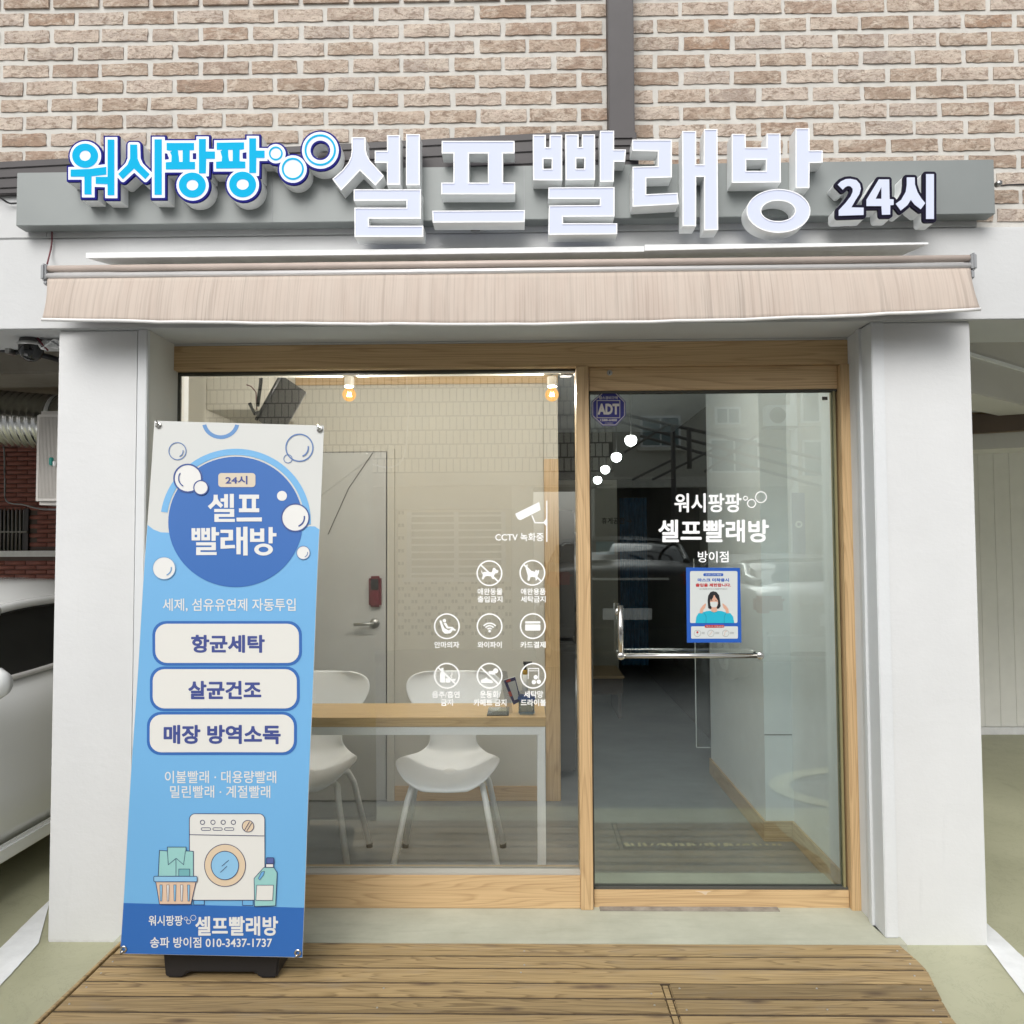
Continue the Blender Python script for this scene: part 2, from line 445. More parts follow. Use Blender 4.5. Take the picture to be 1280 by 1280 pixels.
# ------------------------------------------------------------------ mesh helpers
class MB:
    def __init__(self):
        self.v = []; self.f = []; self.s = []
    def add(self, vs, fs, smooth=False):
        n = len(self.v)
        self.v += [tuple(p) for p in vs]
        self.f += [tuple(i + n for i in f) for f in fs]
        self.s += [smooth] * len(fs)
        return self
    def box(self, x0, x1, y0, y1, z0, z1):
        x0, x1 = min(x0, x1), max(x0, x1); y0, y1 = min(y0, y1), max(y0, y1); z0, z1 = min(z0, z1), max(z0, z1)
        return self.add([(x0, y0, z0), (x1, y0, z0), (x1, y1, z0), (x0, y1, z0), (x0, y0, z1), (x1, y0, z1), (x1, y1, z1), (x0, y1, z1)],
                        [(0, 3, 2, 1), (4, 5, 6, 7), (0, 1, 5, 4), (1, 2, 6, 5), (2, 3, 7, 6), (3, 0, 4, 7)])
    def tube(self, pts, r, seg=10, caps=True, r2=None):
        pts = [Vector(p) for p in pts]
        n = len(pts); rings = []
        up = Vector((0, 0, 1))
        for i, p in enumerate(pts):
            t = (pts[min(i + 1, n - 1)] - pts[max(i - 1, 0)]).normalized()
            a = t.cross(up)
            if a.length < 1e-3: a = t.cross(Vector((1, 0, 0)))
            a.normalize(); b = t.cross(a).normalized()
            rr = r if r2 is None else r + (r2 - r) * i / (n - 1)
            rings.append([p + (a * math.cos(2 * math.pi * k / seg) + b * math.sin(2 * math.pi * k / seg)) * rr for k in range(seg)])
        vs = [q for R_ in rings for q in R_]
        fs = [(i * seg + k, i * seg + (k + 1) % seg, (i + 1) * seg + (k + 1) % seg, (i + 1) * seg + k) for i in range(n - 1) for k in range(seg)]
        self.add(vs, fs, True)
        if caps:
            self.add(rings[0], [tuple(range(seg))]); self.add(rings[-1], [tuple(reversed(range(seg)))])
        return self
    def lathe(self, prof, origin=(0, 0, 0), axis='Z', seg=20, smooth=True):
        o = Vector(origin); vs = []
        for (r, h) in prof:
            for k in range(seg):
                a = 2 * math.pi * k / seg
                c, s = math.cos(a) * r, math.sin(a) * r
                vs.append(o + Vector({'Z': (c, s, h), 'Y': (c, h, s), 'X': (h, c, s)}[axis]))
        n = len(prof)
        fs = [(i * seg + k, i * seg + (k + 1) % seg, (i + 1) * seg + (k + 1) % seg, (i + 1) * seg + k) for i in range(n - 1) for k in range(seg)]
        return self.add(vs, fs, smooth)
    def prism(self, loops, y0, y1, caps=(True, True)):
        """loops in (x, z), first is the outline; runs from y0 (front) to y1"""
        tris = tessellate_polygon([[Vector((a, b, 0)) for a, b in lp] for lp in loops])
        flat = [p for lp in loops for p in lp]
        if caps[0]: self.add([(a, y0, b) for a, b in flat], tris)
        if caps[1]: self.add([(a, y1, b) for a, b in flat], tris)
        for lp in loops:
            n = len(lp)
            self.add([(a, y0, b) for a, b in lp] + [(a, y1, b) for a, b in lp], [(i, (i + 1) % n, n + (i + 1) % n, n + i) for i in range(n)])
        return self
    def plan(self, pts, z0, z1):
        n = len(pts); tris = tessellate_polygon([[Vector((a, b, 0)) for a, b in pts]])
        self.add([(a, b, z0) for a, b in pts], tris); self.add([(a, b, z1) for a, b in pts], tris)
        return self.add([(a, b, z0) for a, b in pts] + [(a, b, z1) for a, b in pts], [(i, (i + 1) % n, n + (i + 1) % n, n + i) for i in range(n)])
    def mesh(self, name, mat, bevel=0.0, bseg=2, off=(0, 0, 0), recalc=True):
        me = bpy.data.meshes.new(name)
        ox, oy, oz = off
        me.from_pydata([(a - ox, b - oy, c - oz) for a, b, c in self.v], [], self.f)
        me.polygons.foreach_set('use_smooth', self.s)
        bm = bmesh.new(); bm.from_mesh(me)
        bmesh.ops.remove_doubles(bm, verts=bm.verts, dist=1e-5)
        if recalc: bmesh.ops.recalc_face_normals(bm, faces=bm.faces)
        if bevel:
            ed = [e for e in bm.edges if len(e.link_faces) == 2 and e.calc_face_angle(0) > 0.6]
            bmesh.ops.bevel(bm, geom=ed, offset=bevel, segments=bseg, affect='EDGES', clamp_overlap=True)
        bm.to_mesh(me); bm.free()
        if mat is not None: me.materials.append(mat)
        return me

ORG = {}
def thing(name, label, cat, loc=(0, 0, 0), group=None, rotz=0.0):
    o = bpy.data.objects.new(name, None)
    COL.objects.link(o)
    o.location = loc; o.rotation_euler = (0, 0, rotz); o.empty_display_size = 0.1
    o['label'] = label; o['category'] = cat
    if group: o['group'] = group
    ORG[o.name] = Vector(loc)
    return o

def obj(name, mb, mat, parent=None, bevel=0.0, bseg=2, local=False, kind=None, label=None, recalc=True):
    """one mesh object; coordinates are the scene's unless local"""
    org = Vector((0, 0, 0))
    if parent is not None and not local:
        org = ORG.get(parent.name, org)
    me = mb.mesh(name, mat, bevel, bseg, org, recalc) if isinstance(mb, MB) else mb
    o = bpy.data.objects.new(name, me)
    COL.objects.link(o)
    if parent is not None:
        o.parent = parent
    ORG[o.name] = org
    if kind: o['kind'] = kind
    if label: o['label'] = label
    return o

def tag(o, label, cat, group=None):
    o['label'] = label; o['category'] = cat
    if group: o['group'] = group
    return o

def structure(name, mb, mat, **k):
    o = obj(name, mb, mat, **k); o['kind'] = 'structure'; return o

def box(name, x0, x1, y0, y1, z0, z1, mat, parent=None, bevel=0.003, **k):
    return obj(name, MB().box(x0, x1, y0, y1, z0, z1), mat, parent, bevel, **k)

# ---- prints: flat shapes given in photograph pixels and mapped on their real surface
_TX = {}
def text_geo(s, bold=0.0):
    k = (s, bold)
    if k in _TX: return _TX[k]
    cu = bpy.data.curves.new('text', 'FONT'); cu.body = s
    cu.dimensions = '2D'; cu.fill_mode = 'FRONT'; cu.resolution_u = 3; cu.offset = bold
    ob = bpy.data.objects.new('text', cu); COL.objects.link(ob)
    dg = bpy.context.evaluated_depsgraph_get()
    me = bpy.data.meshes.new_from_object(ob.evaluated_get(dg))
    vs = [(v.co.x, v.co.y) for v in me.vertices]; fs = [tuple(p.vertices) for p in me.polygons]
    bpy.data.objects.remove(ob); bpy.data.curves.remove(cu); bpy.data.meshes.remove(me)
    xs = [a for a, b in vs]; ys = [b for a, b in vs]
    x0, x1, y0, y1 = min(xs), max(xs), min(ys), max(ys)
    vs = [((a - x0) / (x1 - x0), (b - y0) / (y1 - y0)) for a, b in vs]
    _TX[k] = (vs, fs)
    return _TX[k]

def circ(cx, cy, rx, ry=None, n=32, a0=0, a1=360):
    ry = rx if ry is None else ry
    full = abs(a1 - a0) >= 360
    m = n if full else n + 1
    return [(cx + rx * math.cos(rad(a0 + (a1 - a0) * i / n)), cy + ry * math.sin(rad(a0 + (a1 - a0) * i / n))) for i in range(m)]

def rrect(x0, y0, x1, y1, r, n=6):
    out = []
    for cx, cy, a in ((x1 - r, y0 + r, -90), (x1 - r, y1 - r, 0), (x0 + r, y1 - r, 90), (x0 + r, y0 + r, 180)):
        out += [(cx + r * math.cos(rad(a + 90 * i / n)), cy + r * math.sin(rad(a + 90 * i / n))) for i in range(n + 1)]
    return out

def thick(pts, w, closed=False):
    """a stroked line as one outline (mitred)"""
    P = [Vector((a, b)) for a, b in pts]; n = len(P); L_, R_ = [], []
    for i in range(n):
        if closed:
            d0 = (P[i] - P[i - 1]).normalized(); d1 = (P[(i + 1) % n] - P[i]).normalized()
        else:
            d0 = (P[i] - P[max(i - 1, 0)]); d1 = (P[min(i + 1, n - 1)] - P[i])
            d0 = d0.normalized() if d0.length > 1e-6 else d1.normalized()
            d1 = d1.normalized() if d1.length > 1e-6 else d0
        t = (d0 + d1)
        t = t.normalized() if t.length > 1e-6 else d0
        nrm = Vector((-t.y, t.x)); k = w / 2 / max(0.4, abs(nrm.dot(Vector((-d0.y, d0.x)))))
        L_.append(P[i] + nrm * k); R_.append(P[i] - nrm * k)
    if closed:
        return [[tuple(p) for p in L_], [tuple(p) for p in R_]]
    return [[tuple(p) for p in L_] + [tuple(p) for p in reversed(R_)]]

class Print:
    """collects coloured flat shapes; every layer sits lift*level off the carrier"""
    def __init__(self, mapf):
        self.map = mapf; self.d = {}
    def _mb(self, mat, level):
        return self.d.setdefault((mat.name, level), (mat, MB()))[1]
    def poly(self, loops, mat, level):
        if loops and not isinstance(loops[0], list): loops = [loops]
        if len(loops) == 2:      # larger loop first
            ar = [abs(sum(l[i][0] * l[(i + 1) % len(l)][1] - l[(i + 1) % len(l)][0] * l[i][1] for i in range(len(l)))) for l in loops]
            if ar[1] > ar[0]: loops = loops[::-1]
        tris = tessellate_polygon([[Vector((a, b, 0)) for a, b in lp] for lp in loops])
        self._mb(mat, level).add([self.map(a, b, level) for lp in loops for a, b in lp], tris)
    def ring(self, cx, cy, r0, w, mat, level, ry=None, n=36):
        k = 1 if ry is None else ry / r0
        self.poly([circ(cx, cy, r0, r0 * k, n), circ(cx, cy, r0 - w, (r0 - w) * k, n)], mat, level)
    def arc(self, cx, cy, r, w, a0, a1, mat, level, ry=None, n=14):
        k = 1 if ry is None else ry / r
        o = circ(cx, cy, r, r * k, n, a0, a1); i = circ(cx, cy, r - w, (r - w) * k, n, a0, a1)
        self.poly(o + i[::-1], mat, level)
    def line(self, pts, w, mat, level, closed=False):
        self.poly(thick(pts, w, closed), mat, level)
    def text(self, s, x0, y0, x1, y1, mat, level, bold=0.0):
        vs, fs = bold_geo(s, bold) if bold >= 0.02 else text_geo(s, bold)
        self._mb(mat, level).add([self.map(x0 + (x1 - x0) * a, y1 + (y0 - y1) * b, level) for a, b in vs], fs)
    def build(self, name, parent, local=False, names=None):
        out = []
        for (mn, lv), (mat, mb) in sorted(self.d.items(), key=lambda t: t[0][1]):
            nm = (names or {}).get(lv, name)
            out.append(obj(nm, mb, mat, parent, local=local, recalc=False))
        return out

# ---- outlines grown round shapes (sign bodies)
def contour_loops(Fld, xs, ys):
    """closed loops where the field crosses 0 (inside < 0), marching squares"""
    ny, nx = Fld.shape
    ins = Fld < 0
    nxt = {}
    def cross(p, q):
        (i, j), (k, l) = p, q
        a, b = Fld[j, i], Fld[l, k]; t = a / (a - b)
        return (xs[i] + (xs[k] - xs[i]) * t, ys[j] + (ys[l] - ys[j]) * t)
    mixd = (ins[:-1, :-1] != ins[1:, :-1]) | (ins[:-1, :-1] != ins[:-1, 1:]) | (ins[:-1, :-1] != ins[1:, 1:])
    T = {1: [(3, 0)], 2: [(0, 1)], 3: [(3, 1)], 4: [(1, 2)], 5: [(3, 0), (1, 2)], 6: [(0, 2)], 7: [(3, 2)], 8: [(2, 3)], 9: [(2, 0)], 10: [(0, 1), (2, 3)], 11: [(2, 1)], 12: [(1, 3)], 13: [(1, 0)], 14: [(0, 3)]}
    for j, i in zip(*np.nonzero(mixd)):
        c = [(i, j), (i + 1, j), (i + 1, j + 1), (i, j + 1)]
        code = sum((1 << k) for k, (a, b) in enumerate(c) if ins[b, a])
        for e0, e1 in T.get(code, ()):
            def ek(e):
                return tuple(sorted((c[e], c[(e + 1) % 4])))
            nxt[ek(e0)] = ek(e1)
    loops = []
    while nxt:
        k0 = next(iter(nxt)); lp = []; k = k0
        while k in nxt:
            lp.append(cross(*k)); k = nxt.pop(k)
        if len(lp) > 8: loops.append(lp)
    return loops

def simplify(lp, eps):
    """drop points nearly on a line"""
    out = list(lp); ch = True
    while ch and len(out) > 8:
        ch = False; res = []; i = 0; n = len(out)
        while i < n:
            a, b, c = Vector(out[i - 1]), Vector(out[i]), Vector(out[(i + 1) % n])
            ac = c - a
            d = abs((b - a).x * ac.y - (b - a).y * ac.x) / max(ac.length, 1e-9)
            if d < eps and ch is not None and (not res or res[-1] == out[i - 1]) and i > 0:
                ch = True; i += 1
                if i < n: res.append(out[i]); i += 1
            else:
                res.append(out[i]); i += 1
        out = res
    return out

def dist_field(shapes, xs, ys):
    """signed distance to a union of polygons; ('sq', loop) grows with square corners"""
    X, Y = np.meshgrid(xs, ys); best = np.full(X.shape, 1e9)
    for kind, lp in shapes:
        P = np.array(lp, float); Q = np.roll(P, -1, 0)
        inside = np.zeros(X.shape, bool); dmin = np.full(X.shape, 1e9)
        for (ax, ay), (bx, by) in zip(P, Q):
            cond = ((ay > Y) != (by > Y))
            with np.errstate(divide='ignore', invalid='ignore'):
                inside ^= cond & (X < (bx - ax) * (Y - ay) / ((by - ay) if by != ay else 1e-9) + ax)
            L2 = (bx - ax) ** 2 + (by - ay) ** 2 + 1e-12
            if kind == 'sq':
                m = max(2, int(math.sqrt(L2) / 0.8))
                for t in np.linspace(0, 1, m):
                    dmin = np.minimum(dmin, np.maximum(abs(X - ax - (bx - ax) * t), abs(Y - ay - (by - ay) * t)))
            else:
                t = np.clip(((X - ax) * (bx - ax) + (Y - ay) * (by - ay)) / L2, 0, 1)
                dmin = np.minimum(dmin, np.hypot(X - ax - t * (bx - ax), Y - ay - t * (by - ay)))
        best = np.minimum(best, np.where(inside, -dmin, dmin))
    return best

def area(lp):
    return sum(lp[i][0] * lp[(i + 1) % len(lp)][1] - lp[(i + 1) % len(lp)][0] * lp[i][1] for i in range(len(lp))) / 2
def in_poly(p, lp):
    x, y = p; c = False
    for i in range(len(lp)):
        (ax, ay), (bx, by) = lp[i - 1], lp[i]
        if (ay > y) != (by > y) and x < (bx - ax) * (y - ay) / (by - ay) + ax: c = not c
    return c
def group_loops(loops):
    loops = sorted(loops, key=lambda l: -abs(area(l)))
    outs = []
    for l in loops:
        for g in outs:
            if in_poly(l[0], g[0]):
                g.append(l); break
        else:
            outs.append([l])
    return outs

_BG = {}
def bold_geo(s, g):
    """letters made heavier: outlines of the plain letters grown by g em"""
    if (s, g) in _BG: return _BG[(s, g)]
    cu = bpy.data.curves.new('text', 'FONT'); cu.body = s
    cu.dimensions = '2D'; cu.fill_mode = 'FRONT'; cu.resolution_u = 3
    ob = bpy.data.objects.new('text', cu); COL.objects.link(ob)
    dg = bpy.context.evaluated_depsgraph_get()
    me = bpy.data.meshes.new_from_object(ob.evaluated_get(dg))
    V = [(v.co.x, v.co.y) for v in me.vertices]; cnt_ = {}
    for p in me.polygons:
        vv = list(p.vertices)
        for a, b in zip(vv, vv[1:] + vv[:1]):
            k = (min(a, b), max(a, b)); cnt_[k] = cnt_.get(k, 0) + 1
    bpy.data.objects.remove(ob); bpy.data.curves.remove(cu); bpy.data.meshes.remove(me)
    E = [(V[a], V[b]) for (a, b), c in cnt_.items() if c == 1]
    xs_all = [p[0] for e in E for p in e]; ys_all = [p[1] for e in E for p in e]
    st = 0.016; g = g * 0.8
    xs = np.arange(min(xs_all) - g - .05, max(xs_all) + g + .05, st); ys = np.arange(min(ys_all) - g - .05, max(ys_all) + g + .05, st)
    D = np.full((len(ys), len(xs)), 1e3); I = np.zeros(D.shape, bool)
    for (ax, ay), (bx, by) in E:
        if ay != by:
            j0, j1 = np.searchsorted(ys, [min(ay, by), max(ay, by)])
            if j1 > j0:
                Y = ys[j0:j1]; xc = (bx - ax) * (Y - ay) / (by - ay) + ax
                I[j0:j1] ^= xs[None, :] < xc[:, None]
        pad = g + 3 * st
        i0, i1 = np.searchsorted(xs, [min(ax, bx) - pad, max(ax, bx) + pad]); j0, j1 = np.searchsorted(ys, [min(ay, by) - pad, max(ay, by) + pad])
        X, Y = np.meshgrid(xs[i0:i1], ys[j0:j1]); L2 = (bx - ax) ** 2 + (by - ay) ** 2 + 1e-12
        t = np.clip(((X - ax) * (bx - ax) + (Y - ay) * (by - ay)) / L2, 0, 1)
        D[j0:j1, i0:i1] = np.minimum(D[j0:j1, i0:i1], np.hypot(X - ax - t * (bx - ax), Y - ay - t * (by - ay)))
    D = np.where(I, -D, D) - g
    vs, fs = [], []
    for grp in group_loops([simplify(l, .0012) for l in contour_loops(D, xs, ys) if abs(area(l)) > .0004]):
        n = len(vs); vs += [p for l in grp for p in l]
        fs += [tuple(i + n for i in f) for f in tessellate_polygon([[Vector((a, b, 0)) for a, b in l] for l in grp])]
    x0, x1, y0, y1 = min(p[0] for p in vs), max(p[0] for p in vs), min(p[1] for p in vs), max(p[1] for p in vs)
    _BG[(s, g)] = ([((a - x0) / (x1 - x0), (b - y0) / (y1 - y0)) for a, b in vs], fs)
    return _BG[(s, g)]

# ================================================================== GROUND
YF = 0.22          # front of the oak frames
YB = -0.02         # front of the white beam
YG = 0.27          # glass plane
mb = MB().add([(-60, -60, -0.004), (60, -60, -0.004), (60, 60, -0.004), (-60, 60, -0.004)], [(0, 1, 2, 3)])
structure('ground', mb, M['asphalt'])
mb = MB().add([(-7, -1.0, 0), (7.5, -1.0, 0), (7.5, 12, 0), (-7, 12, 0)], [(0, 1, 2, 3)])
structure('parking_floor', mb, M['ground'])
def quad_line(pts):
    ps = [atz(a, b, 0.004) for a, b in pts]
    return [tuple(p) for p in ps]
# painted bay lines on both sides, carried on beyond the frame
for (pa, pb) in (([(57.7, 1128.8), (0, 1185)], [(48.5, 1178.8), (0, 1232.3)]), ([(1231.6, 1151.9), (1280, 1197)], [(1234, 1181.6), (1280, 1242.5)])):
    A0, A1 = atz(*pa[0], .004), atz(*pa[1], .004)
    B0, B1 = atz(*pb[0], .004), atz(*pb[1], .004)
    A1 = A0 + (A1 - A0) * 2.2; B1 = B0 + (B1 - B0) * 2.2
    A0 = A0 - (A1 - A0) * 0.05
    n = 24; vs = []; fs = []
    for i in range(n + 1):
        t = i / n
        for P0, P1, s in ((A0, A1, 1), (B0, B1, -1)):
            p = P0.lerp(P1, t); p.x += random.uniform(-.0012, .0012)
            vs.append((p.x, p.y, 0.004))
    for i in range(n):
        fs.append((2 * i, 2 * i + 1, 2 * i + 3, 2 * i + 2))
    structure('painted_line', MB().add(vs, fs), M['line'])
structure('road_circle', MB().add([(2.25 + (0.80 if i % 2 else 0.68) * math.cos(rad(i // 2 * 10)), -1.35 + (0.50 if i % 2 else 0.38) * math.sin(rad(i // 2 * 10)), 0.003) for i in range(74)],
          [(2 * i, 2 * i + 1, 2 * i + 3, 2 * i + 2) for i in range(36)]), M['yellow_paint'])
mb = MB()
for i in range(14):
    x = -0.5 + i * 0.155
    mb.add([(x, -3.1, .003), (x + .12, -3.1, .003), (x + .10, -3.0, .003), (x + .01, -3.0, .003)], [(0, 1, 2, 3)])
pass

# sill slab in front of the frames
sill = YSILL = atz(640, 1179, .028).y
structure('sill', MB().box(-1.51, 1.352, YSILL, YF + 0.35, 0.001, 0.028), M['sill'])
rub = MB().box(0.28, 0.98, 0.200, 0.30, 0.028, 0.031)
structure('mortar_strip', rub, concrete_mat('dirty_mortar', (.15, .13, .11), (.36, .33, .28), 14, .9))

# ================================================================== DECK
deck = thing('wooden_deck', 'weathered brown plank deck on the ground in front of the shop entrance', 'deck', (0, -0.4, 0))
dz = 0.03
dback = YSILL - 0.003
ys = [dback]
for py in (1195.5, 1210.5, 1229.0, 1247.5, 1267.5):
    ys.append(atz(640, py, dz).y)
while ys[-1] > -0.60:
    ys.append(ys[-1] - 0.094)
xl0, xl1 = atz(150, 1179, dz).x, atz(43, 1280, dz).x
def right_edge(y):
    pr = [(1124, 1180), (1140, 1193), (1160, 1213), (1174, 1243), (1195, 1280)]
    q = [atz(a, b, dz) for a, b in pr]
    if y >= q[0].y: return q[0].x
    for a, b in zip(q, q[1:]):
        if b.y <= y <= a.y:
            t = (a.y - y) / (a.y - b.y); return a.x + (b.x - a.x) * t
    return q[-1].x
obj('gap_shade_sheet', MB().plan([(xl0 + .03, dback), (right_edge(dback) - .02, dback), (right_edge(-.3) - .03, -.3), (right_edge(-.6) - .03, ys[-1] + .01), (xl1 + .03, ys[-1] + .01)], .0022, .0038), M['rubber'], deck)  # dark sheet added beneath the planks to stand for shade in the gaps
xj = atz(832, 1245, dz).x
for k in range(len(ys) - 1):
    y1, y0 = ys[k], ys[k + 1] + 0.0055
    xl = xl0 + (xl1 - xl0) * k / 6 if k < 6 else xl1
    xl += 0.012
    xr = [right_edge(y1), right_edge(y0)]
    obj('dirt_shade_line', MB().box(xl + .004, xr[1] - .012, y0 - .0054, y0 - .0001, .004, dz - .0015), M['gap_dirt_shade'], deck)  # gap filler coloured dark for dirt and for the shade between planks
    segs = [(xl, xr[1], xr[0])]
    if k >= 3:
        segs = [(xl, xj - 0.003, xj - 0.003), (xj + 0.022, xr[1], xr[0])]
    for (a, b0, b1) in segs:
        t = dz + random.uniform(-.0015, .0015)
        m_ = MB().add([(a, y0, 0.004), (b0, y0, 0.004), (b1, y1, 0.004), (a, y1, 0.004), (a, y0, t), (b0, y0, t), (b1, y1, t), (a, y1, t)],
                      [(0, 3, 2, 1), (4, 5, 6, 7), (0, 1, 5, 4), (1, 2, 6, 5), (2, 3, 7, 6), (3, 0, 4, 7)])
        o = obj('plank', m_, M['deck'], deck, 0.004)
        for (sx) in (a + 0.03, a + (b0 - a) * 0.5 + 0.05, b0 - 0.04):
            if k < 9:
                s = obj('screw', MB().lathe([(0.0, .0012), (0.0032, .0012), (0.0036, 0)], (sx, (y0 + y1) / 2 + random.uniform(-.02, .02), t), 'Z', 8), M['steel_dull'], o)
m_ = MB().add([(xl0 - .004, dback, 0.004), (xl0 + .009, dback, 0.004), (xl1 + .009, ys[-1], 0.004), (xl1 - .004, ys[-1], 0.004),
               (xl0 - .004, dback, dz + .004), (xl0 + .009, dback, dz + .004), (xl1 + .009, ys[-1], dz + .004), (xl1 - .004, ys[-1], dz + .004)],
              [(0, 3, 2, 1), (4, 5, 6, 7), (0, 1, 5, 4), (1, 2, 6, 5), (2, 3, 7, 6), (3, 0, 4, 7)])
obj('edge_board', m_, M['deck'], deck, 0.002)
obj('joint_strip', MB().box(xj + .001, xj + .018, ys[-1], ys[3] - .004, 0.004, dz - 0.004), M['deck'], deck)

# ================================================================== PILLARS, BEAM, WALLS
zb = at(640, 405.5, YB).z        # underside of the beam
zt = at(1262, 283, YB).z       # top of the beam, brick above
zs = at(640, 402, YB).z
zt_l = 0
fas = thing('plaster_beam', 'white plastered beam wall between the brick above and the shopfront below', 'wall', (0, YB, zb))
obj('beam', MB().box(-4.6, 4.6, YB, 0.329, zb, zt), M['white_wall'], fas, 0.006)
pl_t = at(2, 234, YB)
obj('beam', MB().box(-4.6, at(60, 230, YB).x, YB, 0.20, zt + .0005, pl_t.z), M['white_wall'], fas, 0.003)
obj('shadow_groove', MB().box(-4.6, 4.6, YB - 0.006, YB, zb, zb + 0.016), M['white_wall'], fas, 0.002)

plx0, plx1 = at(66, 810, 0.0).x, at(171, 600, 0.0).x
pl = thing('left_pillar', 'white painted pillar with scuffed base beside the parked white car', 'pillar', (plx0, 0.03, 0))
obj('shaft', MB().box(plx0, plx1, 0.0, 0.46, -0.01, zb), M['pillar'], pl, 0.006)
obj('trim_strip', MB().box(plx1, at(180, 600, YB).x, YB + 0.012, YF + 0.06, 0.0, zb), M['trim_white'], pl, 0.003)
prx0, prx1 = at(1112, 800, 0.0).x, at(1224, 800, 0.0).x
pr = thing('right_pillar', 'white painted pillar to the right of the glass door, olive floor at its foot', 'pillar', (prx0, 0.0, 0))
obj('shaft', MB().box(prx0, prx1, 0.0, 0.46, -0.01, zb), M['pillar_clean'], pr, 0.005)
obj('trim_strip', MB().box(at(1100, 800, YB).x, prx0 + 0.003, YB + 0.012, 0.06, 0.028, zb - .001), M['trim_white'], pr, 0.003)
# splayed jamb lining with a corner bead
jx0, jx1 = at(1073, 800, YF).x, at(1100, 800, YB).x
b0_, b1_ = at(1080.5, 800, .10).x, at(1087.5, 800, .10).x
obj('jamb', MB().plan([(jx1 + .003, -.002), (b1_, .100), (b1_, .090), (b0_, .090), (b0_, .112), (jx0 + .002, YF + .004), (jx0 + .002, YF + .06), (jx1 + .003, YF + .06)], .028, zb), M['trim_white'], pr, 0.001)
# the reveal between pillar and oak frame on the left, head above the frame
fzt = min(at(640, 424, YF).z, zb - .008)       # top of oak frame
fxl = at(211, 600, YF).x       # left edge of oak frame
fxr = at(1073, 800, YF).x
hd = thing('entrance_lining', 'off-white plaster lining around the oak frames of the shopfront', 'wall', (0, 0.1, 2.2))
slx = at(180, 600, YB).x
obj('reveal', MB().add([(slx + .001, YB + .03, 0), (fxl, YF, 0), (fxl, YF + .1, 0), (slx + .001, YF + .1, 0), (slx + .001, YB + .03, zb - .001), (fxl, YF, zb - .001), (fxl, YF + .1, zb - .001), (slx + .001, YF + .1, zb - .001)],
    [(0, 3, 2, 1), (4, 5, 6, 7), (0, 1, 5, 4), (1, 2, 6, 5), (2, 3, 7, 6), (3, 0, 4, 7)]), M['soffit'], hd)
obj('head', MB().box(fxl + .001, jx1 - .001, YF - 0.0, YF + .1, fzt, zb - .002), M['soffit'], hd)

# upper brick wall
BR_W, BR_H, PX_, PZ_ = 0.178, 0.0480, 0.197, 0.0690
YBR = 0.03
brick_wall = thing('brick_wall', 'tan rustic brick wall with pale mortar above the shop sign', 'wall', (0, YBR, zt))
obj('mortar_bed', MB().box(-4.6, 4.6, YBR, 0.20, zt, 6.2), M['mortar'], brick_wall)
variants = []
for k in range(10):
    rs = random.Random(100 + k)
    nx, nz = 8, 3; vs = []; fs = []
    for j in range(nz + 1):
        for i in range(nx + 1):
            ex = i in (0, nx); ez = j in (0, nz)
            x = -BR_W / 2 + BR_W * i / nx + (rs.uniform(-.0022, .0022) if ex else 0)
            z = -BR_H / 2 + BR_H * j / nz + (rs.uniform(-.0022, .0018) if ez else 0)
            y = -0.0052 + rs.uniform(-.0012, .0012) + (0.0008 if (ex or ez) else 0)
            vs.append((x, y, z))
    W_ = nx + 1
    fs = [(j * W_ + i, j * W_ + i + 1, (j + 1) * W_ + i + 1, (j + 1) * W_ + i) for j in range(nz) for i in range(nx)]
    rim = [i for i in range(W_)] + [j * W_ + nx for j in range(1, nz + 1)] + [nz * W_ + i for i in range(nx - 1, -1, -1)] + [j * W_ for j in range(nz - 1, 0, -1)]
    base = len(vs)
    vs += [(vs[r][0], 0.004, vs[r][2]) for r in rim]
    n = len(rim)
    fs += [(rim[i], base + i, base + (i + 1) % n, rim[(i + 1) % n]) for i in range(n)]
    me = MB().add(vs, fs).mesh('brick', M['brick'])
    variants.append(me)
bz0 = at(1262, 269, YBR).z     # centre of the lowest course on the right
course_px = [269]
brick_list = []
dnx0, dnx1 = at(757.5, 90, YBR).x, at(789, 90, YBR).x
# phase: a joint at x px 1206 of the lowest course ... half bond upward
j0 = at(1210, 251, YBR).x
for r in range(40):
    z = bz0 + r * PZ_
    if z > 6.0: break
    ph = j0 + (0 if r % 2 else PX_ / 2)
    i0 = int((-4.5 - ph) / PX_)
    for i in range(i0, i0 + 47):
        x = ph + i * PX_ + PX_ / 2
        if -4.45 < x < 4.45:
            brick_list.append((x, z, r))
cx_, cz_ = 0.0, 3.15
def keyd(b):
    x, z, r = b
    return max(abs(x) / 2.02, (z - 2.6) / 0.98)
vis = [b for b in brick_list if keyd(b) <= 1.02]
vis.sort(key=keyd); vis = vis[:300]
rest = [b for b in brick_list if b not in set(vis)]
for (x, z, r) in vis:
    b = bpy.data.objects.new('brick', random.choice(variants)); COL.objects.link(b)
    b.parent = brick_wall
    b.location = (x + random.uniform(-.003, .003), random.uniform(-.0012, .001), z - zt + random.uniform(-.0015, .0015))
    b.rotation_euler = (0, rad(random.uniform(-.35, .35)), rad((180 if False else 0)))
    b.scale = (random.uniform(.985, 1.02), 1, random.uniform(.97, 1.05))
mb = MB()
for (x, z, r) in rest:
    me = random.choice(variants)
    mb.box(x - BR_W / 2, x + BR_W / 2, YBR - .009, YBR + .003, z - BR_H / 2, z + BR_H / 2)
obj('brick', mb, M['brick'], brick_wall, kind='stuff')

